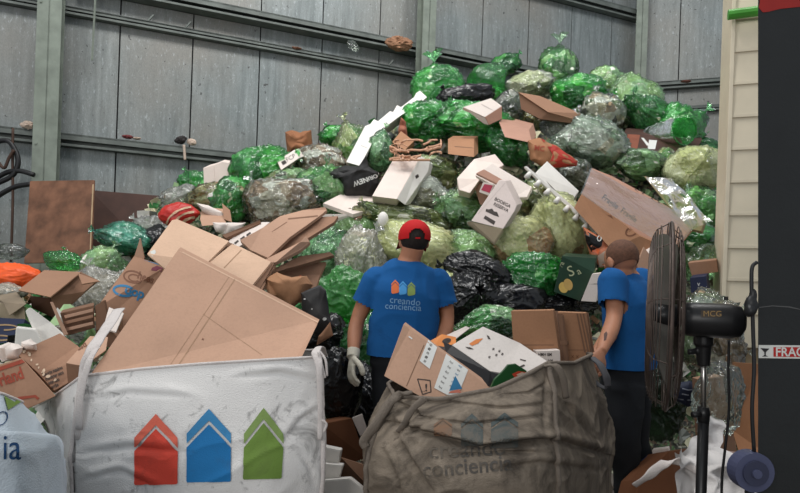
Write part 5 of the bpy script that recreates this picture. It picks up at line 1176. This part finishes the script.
hem(rt, Bv, WEBG, .009); seam(rt, Bv, uu, u[4], WEBG, .012, 1); seam(rt, Bv, uu, 0, WEBG, .01)
ribbon('lifting_strap', rt, [(412, 393, 2.12), (398, 396, 2.12), (388, 405, 2.1), (376, 424, 2.08), (364, 440, 2.08), (366, 447, 2.08)], WEBG, .017, .5)
ribbon('lifting_strap', rt, [(392, 402, 2.12), (382, 420, 2.12), (372, 436, 2.1), (367, 446, 2.09)], WEBG, .012, .5)
ribbon('lifting_strap', rt, [(425, 398, 2.05), (412, 410, 2.04), (404, 424, 2.04), (398, 432, 2.05)], WEBG, .012, .4)
ribbon('lifting_strap', rt, [(545, 366, 2.12), (556, 366, 2.1), (563, 378, 2.1), (566, 398, 2.12)], WEBG, .013, .4)
ribbon('lifting_strap', rt, [(592, 358, 2.7), (600, 364, 2.65), (606, 376, 2.62), (608, 386, 2.62)], plain('dark_webbing', srgb(70, 70, 74), .7), .016, .4)
ribbon('lifting_strap', rt, [(590, 376, 2.7), (597, 384, 2.66), (606, 388, 2.62)], plain('dark_webbing', srgb(70, 70, 74), .7), .012, .4)
# between the sacks
slab('brown_carton', [(322, 424, 0), (352, 418, .1), (366, 458, .1), (330, 470, 0)], .15, card('carton_rust', srgb(110, 70, 46)), 'rust brown carton standing between the two sacks', 'carton', Y=3.0)
slab('brown_carton', [(342, 458, 0), (380, 470, .1), (400, 520, 0), (330, 520, 0)], .1, CD, 'brown cardboard on the floor between the two sacks', 'cardboard', Y=2.75)
for k, (pts, lb) in enumerate((([(321, 446), (341, 450), (338, 466), (322, 464)], 'white foam chunk uppermost between the two sacks'), ([(321, 463), (343, 465), (338, 482), (322, 484)], 'white foam chunk in the middle between the two sacks'), ([(322, 480), (350, 478), (372, 496), (366, 512), (324, 512)], 'white foam chunk lowest between the two sacks'))):
    slab('foam_chunk', pts, 0, FOAM, lb, 'foam packaging', Y=2.6 - k * .08, ext=(3, -2, .15), bevel=.008)
slab('card_sheet', [(352, 418, 0), (362, 414, 0), (368, 432, 0), (360, 436, 0)], .01, CW, 'whitish card edge behind the strap of the grey sack', 'cardboard', Y=3.1)
# ---- right foreground
M_sheet = cloth('white_sheet', srgb(206, 202, 200), srgb(150, 146, 144), .35, 200, .3, 4, folds=.5)
rt = thing('white_sack', G(700, 2.7), 'crumpled white woven sack lying behind the fan stand', 'sack')
sheet([(676, 452, -.1), (712, 410, .4), (722, 428, .3), (712, 500, -.1)], 2.9, M_sheet, 'fabric', rt, 60, .05, 6)
sheet([(676, 452, -.1), (720, 448, .2), (760, 470, 0), (668, 520, -.2)], 2.8, M_sheet, 'fabric', rt, 60, .05, 6)
sheet([(700, 462, 0), (745, 470, 0), (760, 520, -.2), (690, 520, -.2)], 2.72, M_sheet, 'fabric', rt, 50, .04, 6)
ribbon('strap', rt, [(634, 486, 2.7), (648, 476, 2.68), (664, 464, 2.7), (682, 462, 2.72), (700, 472, 2.7), (730, 480, 2.68)], WEB, .022, .3)
sackpaper('white_sack', [(722, 466), (740, 468), (752, 478), (748, 520), (700, 520), (704, 478)], M_sheet, 'white sack fold at the foot of the blue grey wheel', 1.35, .12, 'sack', .04)
slab('brown_carton', [(640, 480, 0), (668, 452, .1), (690, 448, .2), (690, 520, 0), (630, 520, -.1)], .15, card('carton_rust', srgb(110, 70, 46)), 'rust brown carton under the strap of the white woven sack', 'carton', Y=3.1)
slab('brown_carton', [(700, 380, 0), (722, 376, 0), (748, 506, 0), (708, 508, 0)], .1, CE, 'brown carton in film behind the lower fan pole', 'carton', Y=3.6)
slab('cardboard_sheet', [(733, 362, 0), (762, 364, 0), (764, 452, -.1), (740, 456, -.1), (732, 430, 0)], .01, card('card_salmon', srgb(158, 112, 80)), 'orange tan cardboard sheet below the cream cabin beside the black cabinet', 'cardboard', Y=3.9)
sackpaper('flesh_pouch', [(708, 458), (724, 452), (742, 452), (752, 460), (742, 472), (716, 476)], plain('mauve_cloth', srgb(134, 112, 106), .8), 'mauve brown cloth lump beside the blue grey wheel', 1.35, .08, 'cloth', .03)
B(718, 400, 20, 34, 0, 0, FC, None, 'thin clear film hanging behind the chrome fan pole', Y=3.3, taut=.3)
BLUS = plain('blue_bag_print', srgb(40, 70, 120), .5)
sackpaper('striped_cloth', [(676, 384), (690, 380), (700, 386), (702, 402), (688, 406), (674, 398)], plain('dark_blue_cloth', srgb(28, 36, 58), .7), 'dark blue striped cloth behind the fan guard bottom', 1.0, .06, 'cloth', .02)
o = bpy.data.objects['striped_cloth']
for k in range(3): crease(o, [(677, 387 + k * 6), (688, 390 + k * 5), (700, 390 + k * 5)], 1, plain('stripe_white', srgb(150, 156, 170), .7)) 
slab('white_block', [(652, 450, 0), (668, 448, 0), (670, 462, 0), (654, 466, 0)], 0, CW, 'cream white box on the floor behind the second worker', 'box', Y=3.4, ext=(2, -2, .1))
slab('blue_packet', [(644, 462, 0), (652, 457, 0), (654, 470, 0), (648, 474, 0)], .05, BLUS, 'blue packet left of the cream white box', 'packet', Y=3.4)
# ================================================================= people
SKIN = plain('skin', srgb(172, 118, 90), .55, 0, .1, 12, .08, 60); HAIR = plain('dark_hair', srgb(34, 26, 22), .8, 0, .3, 60, .5, 200); HAIR2 = plain('shaved_hair', srgb(98, 66, 50), .8, 0, .25, 60, .3, 200)
SHIRT = cloth('blue_shirt', srgb(26, 88, 148), srgb(18, 60, 106), .45, 300, .3, 5, folds=.5, rough=.95); TROU = cloth('dark_trousers', srgb(36, 38, 42), srgb(24, 24, 26), .5, 300, .3, 5, folds=.5, rough=.95)
CAPM = cloth('red_cap', srgb(190, 24, 28), srgb(140, 16, 20), .3, 300, .2); GLV = cloth('glove_white', srgb(206, 200, 184), srgb(150, 140, 120), .5, 300, .3, 14); SHOE = plain('black_shoe', (.02, .02, .02), .5)
def limb(pts, rad, n=18, side=None):
    W = catmull(pts, 5); R = np.interp(np.linspace(0, 1, len(W)), np.linspace(0, 1, len(rad)), rad); return tube_geo(W, R, n)
def ball(c, r): return ell_geo(c, r, r, r, seg=16)
def torso(rows, side):
    """rows: (centre, half width, half depth)"""
    C = catmull([r[0] for r in rows], 4); m = len(C); t = np.linspace(0, 1, len(rows)); tt = np.linspace(0, 1, m)
    return tube_geo(C, [(a, b) for a, b in zip(np.interp(tt, t, [r[1] for r in rows]), np.interp(tt, t, [r[2] for r in rows]))], 30, side=side)
def hand(w, d, palm_n, side_thumb, L_=.085, s=1.0, curl=.5, fat=1.0):
    """palm and five fingers from the wrist w along d; palm_n = direction the palm faces"""
    d = np.array(d, float); d /= np.linalg.norm(d); pn = np.array(palm_n, float); pn -= d * pn.dot(d); pn /= np.linalg.norm(pn); sd = np.cross(d, pn) * side_thumb; parts = []
    pc = w + d * .045 * s
    parts.append(tube_geo([w - d * .01, w + d * .02 * s, w + d * .055 * s, w + d * .085 * s], [(.026 * s, .02 * s), (.034 * s, .018 * s), (.042 * s, .016 * s), (.040 * s, .012 * s)], 16, side=sd))
    for k, (o_, ln) in enumerate(((.032, .072), (.011, .08), (-.011, .075), (-.031, .058))):
        b = w + d * .08 * s + sd * o_ * s; q = d.copy(); pts = [b - d * .02 * s, b]
        for j, f in enumerate((.42, .33, .25)):
            a = curl * (j + .6) * .6; q2 = d * math.cos(a) + pn * math.sin(a) + sd * o_ * 3.5; q2 /= np.linalg.norm(q2); pts.append(pts[-1] + q2 * ln * f * s)
        parts.append(tube_geo(catmull(pts, 3), np.interp(np.linspace(0, 1, len(catmull(pts, 3))), [0, 1], [.0095 * fat * s, .0072 * fat * s]), 10)); parts.append(ball(pts[-1], .0074 * s * fat))
    b = w + d * .02 * s + sd * .024 * s; pts = [b, b + (d * .55 + sd * .75 + pn * .25) * .035 * s, b + (d * .8 + sd * .75 + pn * .45) * .058 * s, b + (d * 1.1 + sd * .6 + pn * .6) * .07 * s]
    parts.append(tube_geo(catmull(pts, 3), .0115 * fat * s, 10)); parts.append(ball(pts[-1], .0105 * s * fat)); return parts
def head(c, fwd, up, rt_, r=.1):
    """skull, jaw, nose, ears; fwd = where the face points"""
    fwd, up, rt_ = [np.array(x, float) / np.linalg.norm(x) for x in (fwd, up, rt_)]; M3 = np.stack([rt_, fwd, up], 1); parts = []
    def e(lc, a, b, cc): 
        V, Fc = ell_geo((0, 0, 0), a, b, cc, seg=22); return (V + np.array(lc)) @ M3.T + c, Fc
    parts += [e((0, -.01, .025), .076, .095, .088), e((0, .025, -.045), .056, .062, .066), e((0, .095, -.015), .012, .02, .022), e((0, .078, .012), .05, .014, .012), e((0, .072, -.075), .03, .02, .018), e((0, .088, -.052), .022, .009, .007), e((0, .089, -.061), .02, .008, .006)]
    for s in (-1, 1): parts += [e((.077 * s, -.005, -.01), .01, .02, .032), e((.03 * s, .082, .003), .014, .006, .008)]
    return parts, M3
def fold(V, Nn, amp, sc_=(14, 14, 5), seed=3):
    W = V + noise(V * 5, seed)[:, None] * .06; d = ridge(W * sc_, seed + 1) * .6 + np.clip(ridge(W * np.array(sc_)[::-1] * .8, seed + 2), 0, 1) ** 2 * .5; return V + Nn * (d * amp)[:, None]
def clad(name, parts, mat, rt, cuts=(), voxel=.011, amp=.006, sc_=(14, 14, 5), seed=3, smooth=3):
    V, Fc, Nn = remesh(parts, voxel, smooth); V = fold(V, Nn, amp, sc_, seed) if amp else V; Fc = cutaway(V, Fc, cuts) if len(cuts) else Fc
    return mk(name, V, Fc, mat, rt, True)
# ---------------- worker in the red cap
rt = thing('person', G(405, 3.3), 'person in red cap and blue printed t-shirt seen from behind, sorting rubbish', 'person')
Y = 3.3
hc = P(414, 241, Y) ; nk = P(410, 258, Y + .0); shL, shR = P(377, 279, Y), P(438, 281, Y + .02); X_ = np.array([1, .05, 0.]); 
hipc = P(402, 362, Y + .02)
chest = P(406, 292, Y); waist = P(403, 335, Y)
elL, wrL = P(358, 319, Y + .02), P(353, 356, Y - .12); elR, wrR = P(447, 318, Y + .05), P(438, 352, Y - .08)
hd, M3 = head(hc, (-.12, .98, -.12), (0.02, .1, 1), (1, .12, 0))
kL, aL = P(389, 434, Y - .05), P(382, 508, Y + .06); kR, aR = P(424, 434, Y - .03), P(428, 508, Y + .06)
hL_, hR_ = P(389, 372, Y + .02), P(419, 372, Y + .02)
body = hd + [tube_geo([hc - [0, .02, .03], nk, P(408, 266, Y)], [.062, .062, .072], 18),
    torso([(P(408, 262, Y), .068, .058), (P(407, 270, Y), .12, .08), (P(407, 279, Y), .16, .095), (chest, .185, .115), (waist, .16, .105), (hipc, .165, .115), (P(403, 374, Y + .02), .15, .11)], X_),
    limb([shL, elL, wrL], [.058, .05, .042, .044, .028]), limb([shR, elR, wrR], [.058, .05, .042, .044, .028]), ball(shL, .062), ball(shR, .062),
    limb([hL_, kL, aL], [.088, .07, .056, .052, .036]), limb([hR_, kR, aR], [.088, .07, .056, .052, .036])]
body += hand(wrL, (wrL - elL) * [1, .6, 1], (.9, .4, 0), 1, curl=.6) + hand(wrR, (wrR - elR) * [1, .6, 1], (-.9, .3, 0), -1, curl=.6)
for a in (aL, aR): body.append(tube_geo([a + [0, -.04, -.05], a + [0, .1, -.06]], [.035, .03], 12))
V, Fc, Nn = remesh(body, .0065, 2); mk('body', V, Fc, SKIN, rt, True)
sL = shL + (elL - shL) * .62; sR = shR + (elR - shR) * .62
def nrm_(v): return v / np.linalg.norm(v)
sleeve = lambda a, b, ra, rb, q=.8: tube_geo([a, a + (b - a) * .35, a + (b - a) * q], [ra, (ra + rb) / 2, rb], 20)
shirt = clad('t_shirt', [torso([(P(408, 261, Y), .08, .068), (P(407, 268, Y), .14, .085), (P(407, 278, Y), .175, .105), (chest, .205, .132), (waist, .19, .128), (P(402, 352, Y + .01), .195, .135), (P(402, 364, Y + .01), .20, .14)], X_), sleeve(shL, elL, .073, .07), sleeve(shR, elR, .073, .07), ball(shL, .067), ball(shR, .067)],
    SHIRT, rt, [(sL, nrm_(elL - shL), .1), (sR, nrm_(elR - shR), .1), (P(402, 356, Y), np.array([0, 0, -1.]), .5)], .01, .012, (8, 8, 5), 5)
trou = clad('trousers', [torso([(P(402, 345, Y + .02), .165, .115), (hipc, .18, .13), (P(403, 376, Y + .02), .17, .13)], X_), limb([hL_, kL, aL], [.105, .088, .074, .068, .058]), limb([hR_, kR, aR], [.105, .088, .074, .068, .058])], TROU, rt, [(aL + [0, 0, -.01], np.array([0, 0, -1.]), .2), (aR + [0, 0, -.01], np.array([0, 0, -1.]), .2)], .011, .011, (8, 8, 9), 6)
mk('hair', *(lambda e_: ((e_[0]) @ M3.T + hc, e_[1]))(ell_geo((0, -.022, .012), .081, .093, .085, seg=26)), HAIR, rt, True)
# glove
g = hand(wrL, (wrL - elL) * [1, .6, 1], (.9, .4, 0), 1, curl=.6, fat=1.28, s=1.06) + [tube_geo([wrL - nrm_(wrL - elL) * .04, wrL + nrm_(wrL - elL) * .01], [.037, .034], 14)]
V, Fc, Nn = remesh(g, .004, 2); mk('work_glove', V, Fc, GLV, rt, True)
g = hand(wrR, (wrR - elR) * [1, .6, 1], (-.9, .3, 0), -1, curl=.6, fat=1.28, s=1.06) + [tube_geo([wrR - nrm_(wrR - elR) * .04, wrR + nrm_(wrR - elR) * .01], [.037, .034], 14)]
V, Fc, Nn = remesh(g, .004, 2); mk('work_glove', V, Fc, GLV, rt, True)
def shoe(a, f):
    V, Fc, Nn = remesh([tube_geo([a + [0, 0, -.02], a + [0, 0, -.07]], [.05, .05], 14), ell_geo(a + np.array(f) * .09 + [0, 0, -.085], .048, .14, .045)], .009, 3); V[:, 2] = np.maximum(V[:, 2], .0); mk('shoe', V, Fc, SHOE, rt, True)
for a in (aL, aR): shoe(a, (0, 1, 0))
# cap: crown panels with the rear opening and its strap
V, Fc = [], []; na, nb = 64, 26
for j in range(nb + 1):
    th = math.pi * .5 * 1.12 * j / nb
    for i in range(na):
        a = 2 * math.pi * i / na; V.append((.0925 * math.sin(th) * math.cos(a), .108 * math.sin(th) * math.sin(a) - .01, .098 * math.cos(th) * (1.0 if th < 1.57 else 1.3) + .022 + .003 * abs(math.cos(3 * a)) * math.sin(th)))
for j in range(nb):
    for i in range(na):
        a = 2 * math.pi * (i + .5) / na - 1.5 * math.pi; zz = V[j * na + i][2]; dx = math.cos(2 * math.pi * (i + .5) / na)
        back = math.sin(2 * math.pi * (i + .5) / na) < 0
        if back and (dx / .5) ** 2 + ((zz - (.006)) / .055) ** 2 < 1 and zz > .008: continue
        Fc.append((j * na + i, (j + 1) * na + i, (j + 1) * na + (i + 1) % na, j * na + (i + 1) % na))
V = np.array(V); cap_tilt = np.array(Matrix.Rotation(math.radians(4), 3, 'X')); mk('cap_crown', (V @ cap_tilt.T) @ M3.T + hc, Fc, CAPM, rt, True)
V, Fc = tube_geo([(.0 + .075 * math.sin(t) , .085 + .075 * math.cos(t), .0) for t in np.linspace(-1.57, 1.57, 15)], [(.02, .004)] * 15, 8)
bm = bmesh.new(); ring = []
Vb, Fb = [], []
for i in range(21):
    t = -1.25 + 2.5 * i / 20
    for k, (rr_, zz) in enumerate(((.098, .0), (.165, -.014 - .02 * abs(t) ** 2), (.165, -.018 - .02 * abs(t) ** 2), (.098, -.004))): Vb.append((.9 * (.098 if k in (0, 3) else .105) * math.sin(t), (.1 * math.cos(t) if k in (0, 3) else .075 + .105 * math.cos(t)), zz))
for i in range(20):
    for k in range(4): Fb.append((i * 4 + k, i * 4 + (k + 1) % 4, (i + 1) * 4 + (k + 1) % 4, (i + 1) * 4 + k))
mk('cap_brim', (np.array(Vb) @ cap_tilt.T) @ M3.T + hc, Fb, CAPM, rt, True); bm.free()
OH, BH, GH = plain('orange_logo', srgb(216, 110, 60), .7), plain('light_blue_logo', srgb(70, 150, 210), .7), plain('green_logo', srgb(128, 150, 80), .7); PT = plain('pale_logo_text', srgb(120, 160, 196), .7)
for x, m_, y in ((395.2, OH, 280), (402.8, BH, 281.2), (411.2, GH, 282.2)):
    house(shirt, x - 3.7, x + 3.9, y, y + 4, y + 13, m_, m_, 0, .004)
write(shirt, 'creando', 389.5, 302.5, 9.8, PT, -6, .95, .0, .004); write(shirt, 'conciencia', 385, 308.5, 9.2, PT, -4, .93, .0, .004)
# ---------------- second worker
rt = thing('person', G(628, 3.45), 'person with shaved head and plain blue t-shirt reaching into the grey sack', 'person')
Y = 3.45; hc = P(621, 262, Y - .02)
hd, M3 = head(hc, (-.32, .85, -.42), (-.18, .4, .9), (.93, .36, 0))
nk = P(625, 273, Y + .02); shN, shF = P(613, 283, Y - .12), P(640, 282, Y + .17); sdx = np.array([.72, .7, 0])
elN, wrN = P(614, 318, Y - .2), P(601, 352, Y - .42); elF, wrF = P(618, 322, Y - .02), P(594, 356, Y - .3)
hip = P(627, 372, Y); kN, aN = P(624, 438, Y - .12), P(628, 505, Y - .02); kF, aF = P(634, 438, Y + .06), P(642, 500, Y + .12); hN, hF = P(625, 385, Y - .08), P(632, 385, Y + .08)
hd = [((V_ - hc) * 1.13 + hc, F_) for V_, F_ in hd]
body = hd + [tube_geo([hc + [.01, 0, -.02], nk, P(629, 280, Y + .02)], [.056, .06, .07], 18),
    torso([(P(628, 276, Y + .02), .07, .06), (P(626, 284, Y + .02), .16, .1), (P(629, 305, Y), .185, .12), (P(630, 340, Y), .16, .115), (hip, .16, .12), (P(627, 384, Y), .15, .12)], sdx),
    limb([shN, elN, wrN], [.056, .05, .044, .044, .028]), limb([shF, elF, wrF], [.056, .05, .044, .044, .028]), ball(shN, .06), ball(shF, .06), limb([hN, kN, aN], [.088, .07, .056, .052, .036]), limb([hF, kF, aF], [.088, .07, .056, .052, .036])]
body += hand(wrN, (wrN - elN) * [1, .8, 1], (-.3, .5, -.3), 1, curl=.9) + hand(wrF, (wrF - elF) * [1, .8, 1], (.3, -.5, -.3), -1, curl=.9)
for a in (aN, aF): body.append(tube_geo([a + [.04, 0, -.05], a + [-.08, .02, -.06]], [.035, .03], 12))
V, Fc, Nn = remesh(body, .0065, 2); bd = mk('body', V, Fc, SKIN, rt, True)
decal(bd, poly([(604, 334), (606.5, 331.5), (607.5, 334), (606, 340), (603.8, 341)]), plain('tattoo', srgb(86, 60, 52), .7), .002, 3)
eN = shN + (elN - shN) * .6; eF = shF + (elF - shF) * .52
clad('t_shirt', [torso([(P(626, 274, Y + .02), .08, .07), (P(626, 278, Y + .02), .13, .09), (P(626, 286, Y + .02), .175, .115), (P(630, 305, Y), .205, .14), (P(630, 340, Y), .19, .14), (P(627, 364, Y), .195, .15), (P(627, 374, Y), .195, .15)], sdx), sleeve(shN, elN, .08, .074, .62), sleeve(shF, elF, .08, .078, .6), ball(shN, .082), ball(shF, .082)],
    SHIRT, rt, [(eN, nrm_(elN - shN), .081), (P(627, 367, Y), np.array([0, 0, -1.]), .5)], .01, .012, (8, 8, 5), 15)
clad('trousers', [torso([(P(628, 358, Y), .16, .12), (hip, .175, .135), (P(627, 388, Y), .17, .14)], sdx), limb([hN, kN, aN], [.11, .1, .086, .075, .062]), limb([hF, kF, aF], [.11, .1, .086, .075, .062])], TROU, rt, [(aN + [0, 0, -.01], np.array([0, 0, -1.]), .2), (aF + [0, 0, -.01], np.array([0, 0, -1.]), .2)], .011, .012, (8, 8, 9), 16)
V, Fc = ell_geo((0, -.022, .028), .0895, .102, .1, seg=28); keep = [f for f in Fc if V[list(f)].mean(0)[1] < .05 and V[list(f)].mean(0)[2] > -.03]
mk('hair', V @ M3.T + hc, keep, HAIR2, rt, True)
for a in (aN, aF): shoe(a, (-.3, .2, 0))
# ================================================================= clean up
GR = {'rubbish_bag': 'rubbish bags in the heap', 'flattened_box': 'flattened cardboard boxes', 'bulk_sack': 'bulk sacks at the front', 'wall_cable': 'cables on the left wall', 'small_carton': 'small cartons on the heap', 'foam_chunk': 'foam chunks between the two sacks', 'printed_box': 'printed boxes by the left sack', 'brown_carton': 'brown cartons on the floor', 'paper_scrap': 'paper scraps among the cardboard', 'foam_tray': 'foam trays on the heap', 'plywood_sheet': 'plywood sheets by the wall', 'power_cord': 'power cords by the fan', 'paper_bag': 'kraft paper bags on the heap', 'shoe': 'shoes on the rail', 'scrap': 'scraps on the rails'}
for o in bpy.data.objects:
    if o.parent is None and o.get('label') and o.name.split('.')[0] in GR: o['group'] = GR[o.name.split('.')[0]]
    if '_b' in o: del o['_b']
